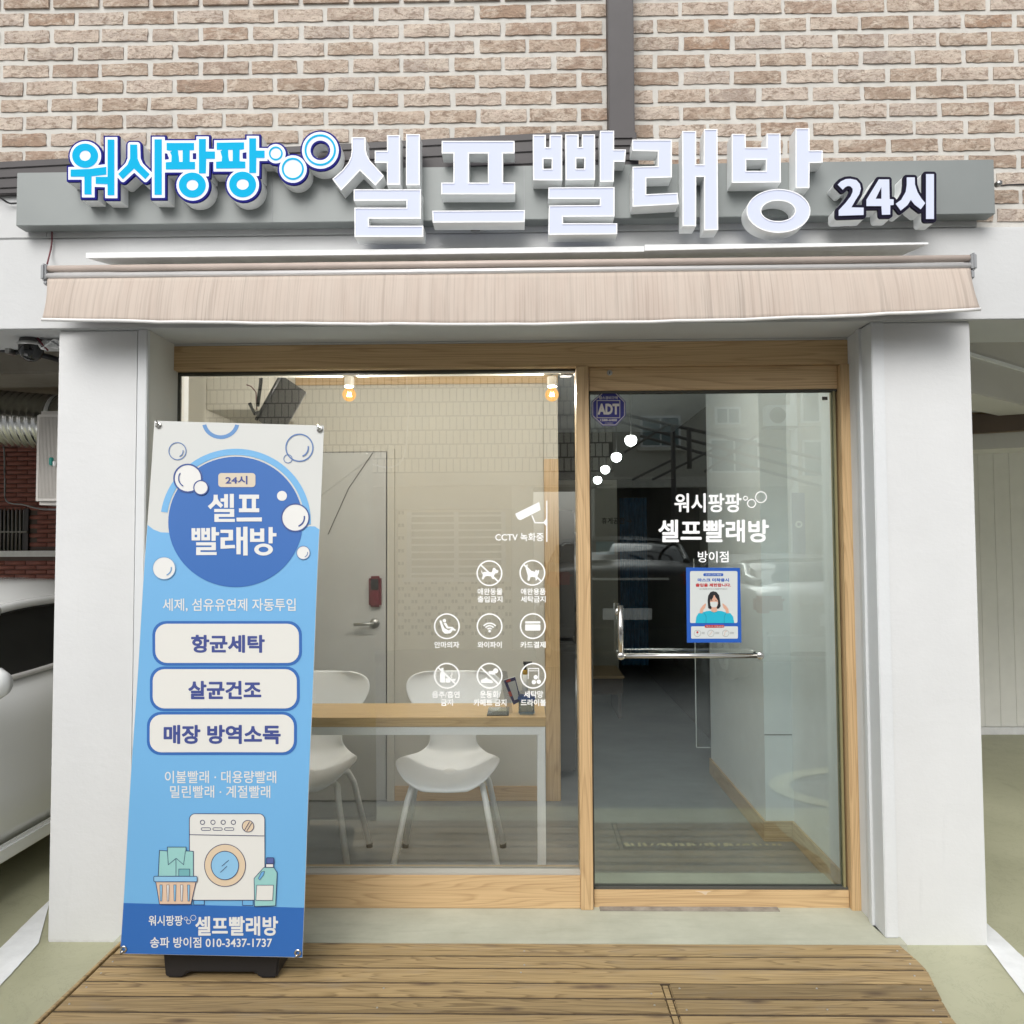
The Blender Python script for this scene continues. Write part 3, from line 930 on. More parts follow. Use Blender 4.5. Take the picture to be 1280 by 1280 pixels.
# downpipe and slanting gutter band of dark brown sheet
dp = thing('downpipe', 'dark brown square downpipe running up the brick wall', 'pipe', (dnx0, -0.1, 2.8))
obj('pipe', MB().box(dnx0, dnx1, YBR - 0.085, YBR - 0.012, at(770, 178, -.05).z, 6.1), M['brown_metal'], dp, 0.004)
e0, e1 = at(757, 172, -.055), at(797, 215, -.055)
obj('elbow', MB().prism([[(e0.x, e0.z + .02), (dnx1 + .004, e0.z + .02), (e1.x + .004, e0.z - .09), (e1.x + .002, e1.z), (e0.x + .01, e1.z), (e0.x - .03, e0.z - .06)]], -0.062, 0.02), M['brown_metal'], dp, 0.004)
for k in range(4):
    zz = e0.z - 0.005 - k * 0.028
    obj('rib', MB().box(e0.x + .004 - k * .004, e1.x - .02 + k * .006, -0.068, -0.061, zz - .003, zz + .003), M['brown_metal'], dp)
gt = thing('gutter', 'dark brown ribbed gutter band slanting behind the sign letters', 'gutter', (0, -.1, 2.7))
gl0, gl1 = at(-60, 208, -.03), at(772, 164, -.03)
gb0, gb1 = at(-60, 247, -.03), at(772, 212, -.03)
obj('channel', MB().prism([[(gl0.x, gl0.z), (gl1.x, gl1.z), (gb1.x, gb1.z), (gb0.x, gb0.z)]], -0.042, 0.025), M['brown_metal'], gt, 0.003)
for t in (0.0, 0.30, 0.62):
    p0 = gl0.lerp(gb0, t); p1 = gl1.lerp(gb1, t)
    obj('rib', MB().prism([[(p0.x, p0.z), (p1.x, p1.z), (p1.x, p1.z - .026), (p0.x, p0.z - .026)]], -0.047, -0.0423), M['brown_metal'], gt, 0.002)

# ================================================================== SIGN
YS = -0.088
YL = -0.156
sx0, sx1 = at(20.5, 250, YS).x, at(1243.5, 240, YS).x
sz0, sz1 = at(20.5, 281.5, YS).z, at(20.5, 214, YS).z
sz0 = (sz0 + at(1243.5, 268.3, YS).z) / 2; sz1 = (sz1 + at(1243.5, 201, YS).z) / 2
sign = thing('shop_sign', 'long grey sign box with lit raised Korean letters over the awning', 'sign', ((sx0 + sx1) / 2, YS, sz0))
obj('sign_box', MB().box(sx0, sx1, YS, YB - .007, sz0, sz1), M['sign_grey'], sign, 0.002)
obj('beam', MB().box(at(60, 230, YB).x + .0005, sx1 - .03, YB, 0.20, zt + .0008, sz0 + .05), M['white_wall'], fas, 0.0)
for px in (340, 655, 960):
    x = at(px, 240, YS).x
    obj('seam', MB().box(x, x + .0015, YS - .0012, YS, sz0 + .002, sz1 - .002), M['plastic_grey'], sign)
def tr(pts, ox, oy, sc):
    return [(ox + a / sc, oy + b / sc) for a, b in pts]
def w2(lp, Y):
    return [(lambda p: (p.x, p.z))(at(a, b, Y)) for a, b in lp]
def inset(lp, d):
    ccw = area(lp) > 0; n = len(lp); out = []
    for i in range(n):
        a, b, c = Vector(lp[i - 1]), Vector(lp[i]), Vector(lp[(i + 1) % n])
        d0 = (b - a).normalized(); d1 = (c - b).normalized()
        n0 = Vector((-d0.y, d0.x)); n1 = Vector((-d1.y, d1.x))
        m_ = n0 + n1; m_ = m_.normalized() if m_.length > 1e-6 else n0
        k = d / max(0.45, m_.dot(n0))
        out.append(tuple(b + m_ * (k if ccw else -k)))
    return out
def channel_letter(name, loops, yf=YL, yb=YS + .001, rim=0.0032):
    W = [w2(l, yf) for l in loops]
    IN = [inset(l, rim if i == 0 else -rim) for i, l in enumerate(W)]
    side = MB()
    for o_, i_ in zip(W, IN):
        n = len(o_)
        side.add([(a, yf, b) for a, b in o_] + [(a, yb, b) for a, b in o_], [(i, (i + 1) % n, n + (i + 1) % n, n + i) for i in range(n)])
    L_ = obj(name, side, M['letter_side'], sign)
    rm = MB()
    for o_, i_ in zip(W, IN):
        n = len(o_)
        rm.add([(a, yf - .0015, b) for a, b in o_] + [(a, yf - .0015, b) for a, b in i_] + [(a, yf + .004, b) for a, b in i_] + [(a, yf + .0002, b) for a, b in o_],
               [(i, (i + 1) % n, n + (i + 1) % n, n + i) for i in range(n)] + [(n + i, n + (i + 1) % n, 2 * n + (i + 1) % n, 2 * n + i) for i in range(n)] + [(i, (i + 1) % n, 3 * n + (i + 1) % n, 3 * n + i) for i in range(n)])
    obj('rim', rm, M['letter_rim'], L_)
    fc = MB(); fl = [p for l in IN for p in l]
    fc.add([(a, yf + .002, b) for a, b in fl], tessellate_polygon([[Vector((a, b, 0)) for a, b in l] for l in IN]))
    obj('lit_face', fc, M['face_white'], L_)
    return L_
A_ = (410, 150, 5.12); B_ = (650, 150, 5.12); C_ = (780, 150, 4.923)
BIG = [
 ('ㅅ', A_, [[(152,112),(240,112),(241,190),(250,225),(268,260),(310,305),(358,358),(305,420),(205,325),(85,452),(28,378),(90,325),(130,275),(147,235),(152,200)]]),
 ('ㅓ', A_, [[(378,98),(462,98),(462,415),(378,415),(378,275),(300,275),(300,198),(378,198)]]),
 ('ㅣ', A_, [[(500,92),(588,92),(588,418),(500,418)]]),
 ('ㄹ', A_, [[(165,445),(595,445),(595,632),(262,632),(262,678),(610,678),(610,748),(170,748),(170,562),(502,562),(502,517),(165,517)]]),
 ('ㅍ', A_, [[(728,135),(1194,135),(1194,215),(1120,215),(1120,400),(1198,400),(1198,476),(725,476),(725,402),(803,402),(803,215),(728,215)],[(902,215),(1024,215),(1024,402),(902,402)]]),
 ('ㅡ', A_, [[(668,582),(1260,578),(1258,655),(670,657)]]),
 ('ㅂ', B_, [[(82,96),(165,96),(165,176),(190,176),(190,96),(270,96),(270,387),(85,387)],[(150,250),(203,250),(203,313),(150,313)]]),
 ('ㅂ', B_, [[(290,93),(375,93),(375,174),(397,174),(397,93),(480,93),(480,384),(292,387)],[(360,247),(412,247),(412,312),(360,312)]]),
 ('ㅏ', B_, [[(512,70),(602,70),(602,190),(678,190),(672,268),(603,268),(600,395),(512,397)]]),
 ('ㄹ', B_, [[(182,433),(605,430),(605,618),(275,620),(275,662),(622,662),(622,732),(182,735),(185,548),(512,545),(512,505),(182,505)]]),
 ('ㄹ', B_, [[(718,127),(972,127),(972,368),(808,373),(808,476),(1008,467),(1015,540),(720,556),(720,300),(882,296),(882,202),(718,198)]]),
 ('ㅐ', B_, [[(1038,72),(1127,72),(1127,285),(1175,285),(1178,60),(1263,58),(1268,705),(1178,707),(1178,365),(1127,365),(1127,680),(1040,680)]]),
 ('ㅂ', C_, [[(663,87),(747,87),(750,170),(877,170),(877,84),(962,84),(965,385),(663,388)],[(752,246),(873,246),(873,314),(752,314)]]),
 ('ㅏ', C_, [[(1055,52),(1140,52),(1142,188),(1222,188),(1222,263),(1142,266),(1140,420),(1055,420)]]),
 ('ㅇ', C_, [circ(950,560,197,135,40), circ(948,560,104,63,32)]),
]
for nm, (ox, oy, sc), loops in BIG:
    channel_letter('sign_letter', [tr(l, ox, oy, sc) for l in loops])
# cyan lettering on one white and navy body
za = (60, 150, 6.4); zb_ = (240, 150, 6.4)
CY = [
 ('rd', za, [circ(300,288,103,96,32), circ(300,288,45,42,24)]),
 ('sq', za, [[(185,400),(330,395),(468,378),(468,438),(350,452),(350,597),(295,597),(295,455),(185,455)]]),
 ('sq', za, [[(480,160),(533,160),(533,603),(480,603),(480,515),(385,512),(385,458),(480,458)]]),
 ('rd', za, [[(660,200),(715,200),(718,310),(740,360),(815,435),(780,475),(690,390),(600,475),(565,435),(640,360),(660,310)]]),
 ('sq', za, [[(855,158),(912,158),(912,600),(855,600)]]),
 ('sq', za, [[(952,187),(1170,187),(1170,243),(1135,243),(1135,338),(1178,338),(1178,395),(945,397),(945,342),(990,338),(992,290),(980,258),(1000,250),(952,243)],[(1040,243),(1080,243),(1080,338),(1052,338),(1047,290)]]),
 ('sq', zb_, [[(58,155),(112,155),(112,255),(185,255),(185,312),(115,312),(112,428),(58,428)]]),
 ('rd', za, [circ(1157,523,107,100,32), circ(1157,523,47,43,24)]),
 ('sq', zb_, [[(200,185),(418,182),(418,235),(382,240),(382,333),(428,336),(428,388),(195,390),(195,338),(240,333),(243,300),(230,255),(248,240),(200,240)],[(290,240),(328,240),(328,332),(300,332),(292,290)]]),
 ('sq', zb_, [[(460,150),(514,150),(514,248),(582,248),(582,305),(516,305),(514,425),(460,425)]]),
 ('rd', zb_, [circ(407,518,107,102,32), circ(407,518,49,43,24)]),
]
def sign_body(shapes, grow_white, grow_edge, x0, x1, y0, y1, mat_edge, mat_rim, holes=(), yfront=YL, thickness=0.012, names=('letter_body', 'edge_band', 'lit_face')):
    xs = np.arange(x0, x1, 0.5); ys_ = np.arange(y0, y1, 0.5)
    D = dist_field(shapes, xs, ys_)
    H = None
    out = []
    for grow, hole_shrink in ((grow_edge, 1), (grow_white, 0)):
        Fd = D - grow
        for (hx, hy, hr) in holes:
            XX, YY = np.meshgrid(xs, ys_)
            Fd = np.maximum(Fd, (hr - (grow - grow_white)) - np.hypot(XX - hx, YY - hy)) 
        lps = [simplify(l, 0.10) for l in contour_loops(Fd, xs, ys_) if abs(area(l)) > 6]
        out.append(group_loops(lps))
    body = None
    sd = MB(); ed = MB()
    for g in out[0]:
        W = [w2(l, yfront) for l in g]
        sd.prism(W, yfront + 0.012, YS + .001, caps=(False, False))
        ed.prism(W, yfront + 0.001, yfront + 0.0118)
    body = obj(names[0], sd, M['letter_side'], sign)
    obj(names[1], ed, mat_edge, body)
    wf = MB()
    for g in out[1]:
        W = [w2(l, yfront) for l in g]
        wf.prism(W, yfront - .001, yfront + .0008)
    obj(names[2], wf, mat_rim, body)
    return body
bub = [(240 + 672 / 6.4, 150 + 270 / 6.4, 55 / 6.4), (240 + 808 / 6.4, 150 + 393 / 6.4, 88 / 6.4), (240 + 1027 / 6.4, 150 + 243 / 6.4, 125 / 6.4)]
shapes = [(k, tr(l[0], *o_)) for k, o_, l in CY] + [('rd', circ(a, b, r, n=36)) for a, b, r in bub]
bd = sign_body(shapes, 3.5, 5.7, 70, 440, 155, 270, M['navy'], M['face_edge'], holes=[(bub[2][0], bub[2][1], 12.4)])
fc = MB()
for k, o_, l in CY:
    fc.prism([w2(tr(q, *o_), YL) for q in l], YL - .0035, YL - .0012)
for (a, b, r), w in zip(bub, (1.9, 2.2, 2.3)):
    fc.prism([w2(circ(a, b, r, n=36), YL), w2(circ(a, b, r - w, n=36), YL)], YL - .0035, YL - .0012)
obj('cyan_letters', fc, M['face_cyan'], bd)
# 24 hour lettering in black outline
zc = (1030, 200, 8.0)
T24 = [
 [[(135,248),(165,218),(215,195),(262,192),(320,205),(355,245),(365,290),(350,345),(315,400),(270,478),(392,480),(392,552),(145,560),(145,505),(215,430),(265,365),(285,320),(285,290),(262,265),(235,262),(210,275),(185,300)]],
 [[(545,198),(648,198),(652,395),(692,398),(692,452),(658,455),(658,548),(577,550),(572,463),(422,463),(422,400)],[(572,270),(572,392),(512,392)]],
 [[(825,178),(903,178),(905,250),(930,325),(970,390),(1008,435),(965,495),(905,450),(865,400),(830,455),(765,508),(715,440),(770,400),(815,320),(825,250)]],
 [[(1018,145),(1095,145),(1095,592),(1018,592)]],
]
bd2 = sign_body([('rd', tr(l[0], *zc)) for l in T24], 1.0, 3.9, 1030, 1185, 200, 300, M['black_edge'], M['black_edge'], names=('letter_body', 'black_edge', 'inner_edge'))
fc = MB()
for l in T24:
    fc.prism([w2(tr(q, *zc), YL) for q in l], YL - .0035, YL - .0012)
obj('lit_face', fc, M['face_white'], bd2)
for px in (594, 1058):
    p = at(px, 290, YS + .03)
    obj('bracket', MB().box(p.x - .018, p.x + .018, YS + .01, YS + .05, sz0 - .022, sz0 - .001), M['dark_grey'], sign, 0.002)

# ================================================================== AWNING
YA = -0.115
aw = thing('awning', 'beige streaked fabric awning rolled up under the shop sign', 'awning', (0, YA, 2.45))
a0, a1 = at(60, 331, YA), at(1212, 327, YA)
za0 = (at(60, 331.5, YA).z + at(1212, 328.5, YA).z) / 2
za1 = (at(60, 340, YA).z + at(1212, 337, YA).z) / 2
ax0, ax1 = a0.x, a1.x
obj('roller_tube', MB().tube([(ax0, YA + .004, za0 + .002), (ax1, YA + .004, za0 + .002)], 0.0128, 16), M['alu_beige'], aw)
obj('front_bar', MB().tube([(ax0, YA, za1 - .001), (ax1, YA, za1 - .001)], 0.0112, 16), M['alu'], aw)
for x, s in ((ax0, -1), (ax1, 1)):
    c = obj('end_cap', MB().box(x, x + s * .020, YA - .018, YA + .045, za1 - .020, za0 + .018), M['plastic_grey'], aw, 0.007, 3)
    obj('bracket', MB().box(x - .004, x + .012, YA - .012, YA + .03, za1 - .05, za1 - .02) if s > 0 else MB().box(x - .012, x + .004, YA - .010, YA + .03, za1 - .035, za1 - .02), M['plastic_grey'], c, 0.004)
nx, nz = 160, 10
val = MB(); vs = []
bot = [(52, 399), (200, 402), (400, 404.5), (640, 405.5), (900, 400), (1060, 394.5), (1225, 386.5)]
def bottom_px(t):
    x = 52 + (1225 - 52) * t
    for (xa, ya), (xb, yb) in zip(bot, bot[1:]):
        if xa <= x <= xb:
            u = (x - xa) / (xb - xa); u = u
            return x, ya + (yb - ya) * u
    return bot[-1]
for j in range(nz + 1):
    s = j / nz
    for i in range(nx + 1):
        t = i / nx
        top = Vector((ax0 + (ax1 - ax0) * t, YA - .004, za1 - .010))
        bx, by = bottom_px(t)
        b_ = at(bx, by, YA - 0.05)
        p = top.lerp(b_, s)
        edge = max(0, 1 - t * 25) + max(0, 1 - (1 - t) * 25)
        p.x += (math.sin(s * math.pi) * 0.010) * (1 if t < .5 else -1) * edge
        p.y += 0.0035 * math.sin(t * 61) * s + 0.0025 * math.sin(t * 143 + s * 2) * s - 0.006 * math.sin(s * math.pi)
        vs.append(tuple(p))
W_ = nx + 1
fs = [(j * W_ + i, j * W_ + i + 1, (j + 1) * W_ + i + 1, (j + 1) * W_ + i) for j in range(nz) for i in range(nx)]
vs2 = [(a, b + .0015, c) for a, b, c in vs]; n_ = len(vs)
fs += [tuple(reversed([q + n_ for q in f])) for f in fs]
bord = [i for i in range(W_)] + [j * W_ + nx for j in range(1, nz + 1)] + [nz * W_ + i for i in range(nx - 1, -1, -1)] + [j * W_ for j in range(nz - 1, 0, -1)]
fs += [(bord[i], bord[(i + 1) % len(bord)], bord[(i + 1) % len(bord)] + n_, bord[i] + n_) for i in range(len(bord))]
val.add(vs + vs2, fs, True)
vo = obj('valance', val, M['cloth'], aw)
lastrow = [Vector(v) for v in vs[nz * W_:]]
obj('hem', MB().tube([p + Vector((0, -.001, -.001)) for p in lastrow[::4]], 0.0062, 8), M['cloth_hem'], vo)
# folded housing plate above the roller, sagging a little on the right
c0, c1 = at(113, 317, YA + .02), at(1155, 314, YA + .02)
zc0 = (c0.z + c1.z) / 2
cov = thing('awning_cover', 'thin white aluminium cover strip lying above the awning roller', 'cover plate', (0, YA, zc0))
mid = at(805, 316, YA).x
obj('plate', MB().add([(c0.x, YA - .01, zc0 + .006), (mid, YA - .01, zc0 + .006), (mid, YB - .004, zc0 + .008), (c0.x + .06, YB - .004, zc0 + .008),
                       (c0.x, YA - .01, zc0 - .014), (mid, YA - .01, zc0 - .014), (mid, YB - .004, zc0 - .010), (c0.x + .06, YB - .004, zc0 - .010)],
    [(0, 1, 2, 3), (7, 6, 5, 4), (0, 4, 5, 1), (1, 5, 6, 2), (2, 6, 7, 3), (3, 7, 4, 0)]), M['alu_dull'], cov, 0.0004)
obj('plate', MB().add([(mid + .001, YA - .014, zc0 + .010), (c1.x, YA - .014, zc0 + .006), (c1.x - .07, YB - .004, zc0 + .0), (mid + .001, YB - .004, zc0 + .010),
                       (mid + .001, YA - .014, zc0 - .012), (c1.x, YA - .014, zc0 - .001), (c1.x - .07, YB - .004, zc0 - .012), (mid + .001, YB - .004, zc0 - .008)],
    [(0, 1, 2, 3), (7, 6, 5, 4), (0, 4, 5, 1), (1, 5, 6, 2), (2, 6, 7, 3), (3, 7, 4, 0)]), M['alu_dull'], cov, 0.0004)

# loose cables
def cable(name, pts, r, mat, label, cat='cable', group=None):
    P = [Vector(p) for p in pts]; out = []
    for i in range(len(P) - 1):
        p0, p1, p2, p3 = P[max(i - 1, 0)], P[i], P[i + 1], P[min(i + 2, len(P) - 1)]
        for k in range(5):
            t = k / 5
            out.append(0.5 * ((2 * p1) + (p2 - p0) * t + (2 * p0 - 5 * p1 + 4 * p2 - p3) * t * t + (3 * p1 - p0 - 3 * p2 + p3) * t ** 3))
    out.append(P[-1])
    return tag(obj(name, MB().tube(out, r, 6), mat), label, cat, group)
cable('cable', [at(65, 289, YB - .01), at(64.5, 305, YB - .012), at(62, 318, YB - .02), at(59, 330, YA + .01)], .003, M['maroon'], 'thin reddish cable hanging from the sign box down to the awning end')
cable('cable', [at(-8, 240, -.06), at(3, 249, -.05), at(12, 254, -.035), at(22, 254, -.035)], .0035, M['black'], 'black cable looping out from the gutter left of the sign')
cable('cable', [at(1243, 231, -.05), at(1248, 232, -.03), at(1262, 231, -.01), at(1290, 230, -.01)], .003, M['brown_metal'], 'brown cable running right from the end of the sign')
tag(obj('cable_plug', MB().lathe([(0, -.02), (.009, -.02), (.011, -.012), (.011, 0), (0, 0)], tuple(at(1246, 231, -.06)), 'Y', 12), M['steel_dull']), 'small metal cable gland at the right end of the sign', 'cable gland')

# ================================================================== SHOPFRONT FRAMES
wf = thing('shop_window', 'large oak framed shop window with a worktable and chairs behind it', 'window', (fxl, YF, 0.03))
zsill = 0.028
gx0, gx1 = at(222, 700, YG).x, at(721.5, 700, YG).x
gz0, gz1 = at(550, 1093, YF).z, at(450, 461, YF).z
mx0, mx1 = at(723, 800, YF).x, at(738.5, 800, YF).x
dz1 = at(900, 456, YF).z
# head: one board across both, window bottom board, posts
obj('head_rail', MB().box(fxl, fxr, YF, YF + .11, gz1 + .001, fzt - .001), M['oak_x'], wf, 0.002)
obj('bottom_rail', MB().box(fxl, mx0 - .0005, YF, YF + .11, zsill, gz0 - .004), M['oak_x'], wf, 0.002)
obj('left_stile', MB().box(fxl, gx0 - .006, YF + .005, YF + .10, gz0 - .003, gz1), M['oak_z'], wf, 0.002)
obj('mullion', MB().box(mx0, mx1, YF - .012, YF + .11, zsill, gz1), M['oak_z'], wf, 0.002)
jr0 = at(1056.5, 800, YF).x
obj('right_post', MB().box(jr0, fxr, YF - .010, YF + .11, zsill - .01, gz1), M['oak_z'], wf, 0.002)
dx0, dx1 = at(740, 800, YF).x, at(1052, 700, YF).x
seal = MB()
seal.box(gx0 - .006, gx0, YG - .012, YG + .02, gz0, gz1)
seal.box(gx0, gx1, YG - .012, YG + .02, gz1 - .010, gz1)
seal.box(gx1, gx1 + .006, YG - .012, YG + .02, gz0, gz1)
obj('seal', seal, M['seal_grey'], wf)
obj('sill_strip', MB().box(gx0, gx1 + .006, YF + .004, YG + .02, gz0 - .004, gz0 + .004), M['strip_grey'], wf, 0.001)
pane = obj('glass_pane', MB().box(gx0, gx1, YG, YG + .008, gz0 + .004, gz1 - .010), M['glass'], wf)

dr = thing('glass_door', 'glass shop door with oak rails and an L-shaped steel pull handle', 'door', (dx0, YF + .02, zsill))
dzt0, dzt1 = at(900, 487, YF + .015).z, at(900, 457, YF + .015).z
dzb0, dzb1 = at(900, 1142, YF + .015).z, at(900, 1113, YF + .015).z
YD = YF + .015
dxr = at(1058, 800, YD).x - .012
obj('top_rail', MB().box(dx0, dxr, YD, YD + .05, dzt0, dzt1 - .003), M['oak_x'], dr, 0.0015)
obj('bottom_rail', MB().box(dx0, dxr, YD, YD + .05, dzb0, dzb1), M['oak_x'], dr, 0.0015)
gd = obj('glass_pane', MB().box(dx0 + .004, dxr - .016, YD + .02, YD + .03, dzb1 + .008, dzt0 - .008), M['glass_door'], dr)
sl = MB()
sl.box(dx0, dxr, YD + .008, YD + .042, dzb1, dzb1 + .009)
sl.box(dx0, dxr, YD + .008, YD + .042, dzt0 - .009, dzt0)
sl.box(dx0, dx0 + .004, YD + .008, YD + .042, dzb1, dzt0)
obj('seal', sl, M['seal_grey'], dr)
obj('edge_seal', MB().box(dxr - .016, dxr - .007, YD + .010, YD + .042, dzb1 + .009, dzt0 - .009), plain('olive_seal', (.22, .20, .10), .5), dr)
obj('edge_gap', MB().box(dxr - .006, jr0 - .001, YD + .03, YD + .05, dzb0, dzt1), M['seal'], dr)
lk = at(762, 466, YD)
lo = obj('lock', MB().lathe([(0, -.004), (.009, -.004), (.0115, -.002), (.0115, 0)], (lk.x, YD - .0, lk.z), 'Y', 18), M['steel_dull'], dr)
obj('keyhole', MB().box(lk.x - .0015, lk.x + .0015, YD - .0055, YD - .0035, lk.z - .006, lk.z + .004), M['black'], lo)
# L-shaped handle
YH = YD - .045
h0, h1, h2 = at(775.5, 757, YH), at(776, 820, YH), at(951, 820.5, YH)
hz_ = h1.z
hd_ = obj('handle', MB().tube([(h1.x - .0, YH, h0.z), (h1.x, YH, hz_ - .013)], 0.0115, 16), M['steel'], dr)
obj('handle', MB().tube([(h1.x - .012, YH, hz_), (h2.x, YH, hz_)], 0.0105, 16), M['steel'], dr)
for (x, z) in ((h1.x, hz_), (h1.x, h0.z - .03), (h2.x - .004, hz_)):
    obj('handle_post', MB().tube([(x, YH, z), (x, YD + .02, z)], 0.009, 12), M['steel'], dr)
    obj('handle_rose', MB().lathe([(0, -.006), (.013, -.006), (.015, -.002), (.015, .002)], (x, YH - .006 if z == hz_ else YD + .017, z), 'Y', 18), M['steel'], dr)
ch = at(880, 1115, YD)
obj('chipped_veneer', MB().prism([[(ch.x - .035, ch.z + .003), (ch.x + .03, ch.z + .003), (ch.x + .014, ch.z - .001), (ch.x + .008, ch.z - .011), (ch.x + .002, ch.z - .010), (ch.x - .010, ch.z - .002)]], YD - .0012, YD + .004), plain('bare_board', (.62, .50, .36), .8), dr)

# ================================================================== SHOP INTERIOR
ZC = 2.50
YBK = atz(588, 1001, 0.012).y
XL, XR = -1.66, at(1052, 1000, .35).x + .012
xe = at(699.5, 800, YBK).x
structure('shop_floor', MB().add([(XL - .1, YF + .1, .014), (XR + .12, YF + .1, .014), (XR + .12, 7.2, .014), (XL - .1, 7.2, .014)], [(0, 1, 2, 3)]), M['shop_floor'])
structure('shop_ceiling', MB().box(XL - .12, XR + .15, YF + .11, 7.2, ZC, ZC + .10), M['room_white'])
structure('upper_storey', MB().box(-9, 9, 0.201, 12, 2.78, 6.2), M['concrete_dark'])
iw = thing('interior_walls', 'pale interior walls of the shop with oak skirting and corner post', 'wall', (0, YBK, 0))
obj('side_wall', MB().box(XL - .12, XL, YF + .11, 7.2, 0, ZC), M['room_wall'], iw)
obj('back_wall', MB().box(XL, xe - .085, YBK, YBK + .12, 0.014, ZC - .001), M['room_wall'], iw)
skh = at(588, 982, YBK).z
xd = at(484, 800, YBK).x
obj('skirting', MB().box(xd + .045, xe - .09, YBK - .015, YBK - .001, .015, skh), M['oak_x'], iw, .002)
obj('corner_post', MB().box(xe - .083, xe, YBK - .017, YBK + .14, .015, at(690, 574, YBK).z), M['oak_z'], iw, .002)
obj('wall_end', MB().box(xe - .083, xe - .001, YBK + .0, YBK + .12, at(690, 574, YBK).z + .001, ZC - .001), M['room_wall'], iw)
zt0, zt1 = at(500, 481, YBK).z, at(500, 471, YBK).z
obj('top_trim', MB().box(XL, xe, YBK - .02, YBK - .001, zt0, zt1), M['oak_x'], iw, .002)
for px in (583,):
    x = at(px, 700, YBK).x
jz = at(588, 736, YBK).z
for z in (at(660, 891, YBK).z,):
    obj('panel_joint', MB().box(xd + .05, xe - .09, YBK - .0016, YBK - .0003, z, z + .003), M['seal_grey'], iw)
# right hand walls
Yj = atz(985, 1051, .014).y
Xj = at(957.5, 1030, Yj).x
Yf2 = at(889, 944, 0).y
d_ = ray(889, 944); t_ = (Xj - 0) / d_.x; Yend = CAM_POS.y + d_.y * t_
Yend = max(Yend, Yj + 1.0)
obj('right_wall', MB().box(XR, XR + .14, YF + .11, Yj, 0.014, ZC - .001), M['room_white'], iw)
obj('right_wall', MB().box(Xj, XR + .14, Yj, Yend, 0.014, ZC - .001), M['room_white'], iw)
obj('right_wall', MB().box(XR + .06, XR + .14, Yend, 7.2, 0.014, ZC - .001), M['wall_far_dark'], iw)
obj('skirting', MB().box(XR - .013, XR - .001, YF + .12, Yj - .014, .015, .11), M['oak_y'], iw, .001)
obj('skirting', MB().box(Xj - .013, XR - .001, Yj - .013, Yj - .001, .015, .11), M['oak_x'], iw, .001)
obj('skirting', MB().box(Xj - .013, Xj - .001, Yj, Yend, .015, .11), M['oak_y'], iw, .001)
zj = at(970, 919, Yj).z
obj('panel_joint', MB().box(Xj, XR - .002, Yj - .002, Yj - .0005, zj, zj + .004), M['seal_grey'], iw)
# corridor end walls
YW = 4.4
obj('end_wall', MB().box(.25, at(772, 700, YW).x, YW, YW + .1, .014, at(750, 600, YW).z), M['wall_far'], iw)
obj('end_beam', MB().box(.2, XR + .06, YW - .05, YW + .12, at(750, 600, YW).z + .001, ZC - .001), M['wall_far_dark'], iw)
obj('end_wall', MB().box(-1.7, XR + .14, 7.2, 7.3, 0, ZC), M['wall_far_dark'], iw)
mk = MB()
ym_ = atz(880, 1056, .014).y
for i in range(26):
    px = 782 + i * 7.6; p = atz(px, 1056, .014)
    w_ = random.uniform(.010, .024); h_ = random.uniform(.012, .028); sk_ = random.uniform(-.012, .012)
    mk.add([(p.x, ym_ - h_, .0155), (p.x + w_, ym_ - h_ * .8, .0155), (p.x + w_ + sk_, ym_ + h_, .0155), (p.x + sk_, ym_ + h_ * .7, .0155)], [(0, 1, 2, 3)])
structure('worn_floor_mark', mk, M['yellow_paint'])
pr1 = Print(lambda a, b, l: tuple(at(a, b, YW - .001 - .0006 * l)))
pr1.text('휴게공간 →', 752, 647, 790, 655, M['black'], 1, .02)
pr1.build('lettering', iw)
nt_ = at(745, 677, YW - .004), at(768, 693, YW - .004)
tag(obj('paper_notice', MB().box(nt_[0].x, nt_[1].x, YW - .006, YW - .002, nt_[1].z, nt_[0].z), pcol(205, 225, 225)), 'blank pale paper notice on the corridor wall under the dark lettering', 'notice')
cu = MB(); vs = []
c0_, c1_ = at(775, 622, YW + .12), at(812, 832, YW + .12)
for j in range(2):
    for i in range(41):
        t = i / 40
        vs.append((c0_.x + (c1_.x - c0_.x) * t, YW + .16 + .025 * math.sin(t * 38), c0_.z if j == 0 else max(.03, c1_.z)))
cu.add(vs, [(i, i + 1, 42 + i, 41 + i) for i in range(40)], True)
cu.add([(a, b + .004, c) for a, b, c in vs], [(41 + i, 42 + i, i + 1, i) for i in range(40)], True)
tag(obj('curtain', cu, M['blue_cloth']), 'dark blue curtain hanging at the far end of the corridor', 'curtain')
sh = thing('low_shelf', 'low wooden shelf box at the end of the dark corridor', 'shelf', (.5, 3.9, .014))
q0, q1 = at(741, 843, 3.8), at(779, 866, 3.8)
obj('top', MB().box(.3, q1.x, 3.7, 4.3, q0.z - .02, q0.z), M['oak_x'], sh, .004)
obj('front', MB().box(.3, q1.x - .01, 3.72, 3.74, q1.z, q0.z - .021), M['ceil_brown'], sh, .002)
obj('cheek', MB().box(.31, .34, 3.75, 4.3, .015, q1.z), M['ceil_brown'], sh, .002)
obj('cheek', MB().box(q1.x - .05, q1.x - .02, 3.75, 4.3, .015, q1.z), M['ceil_brown'], sh, .002)
gp = thing('glass_partition', 'narrow frameless glass panel standing in the corridor', 'partition', (Xj, Yend, 0))
g0, g1 = at(869, 790, Yend + .03), at(888, 934, Yend + .03)
obj('panel', MB().box(g0.x, g1.x, Yend + .03, Yend + .04, g1.z, g1.z + 1.2), M['acrylic'], gp)
obj('edge', MB().box(g0.x - .004, g0.x, Yend + .028, Yend + .042, g1.z, g1.z + 1.2), M['alu_dull'], gp)
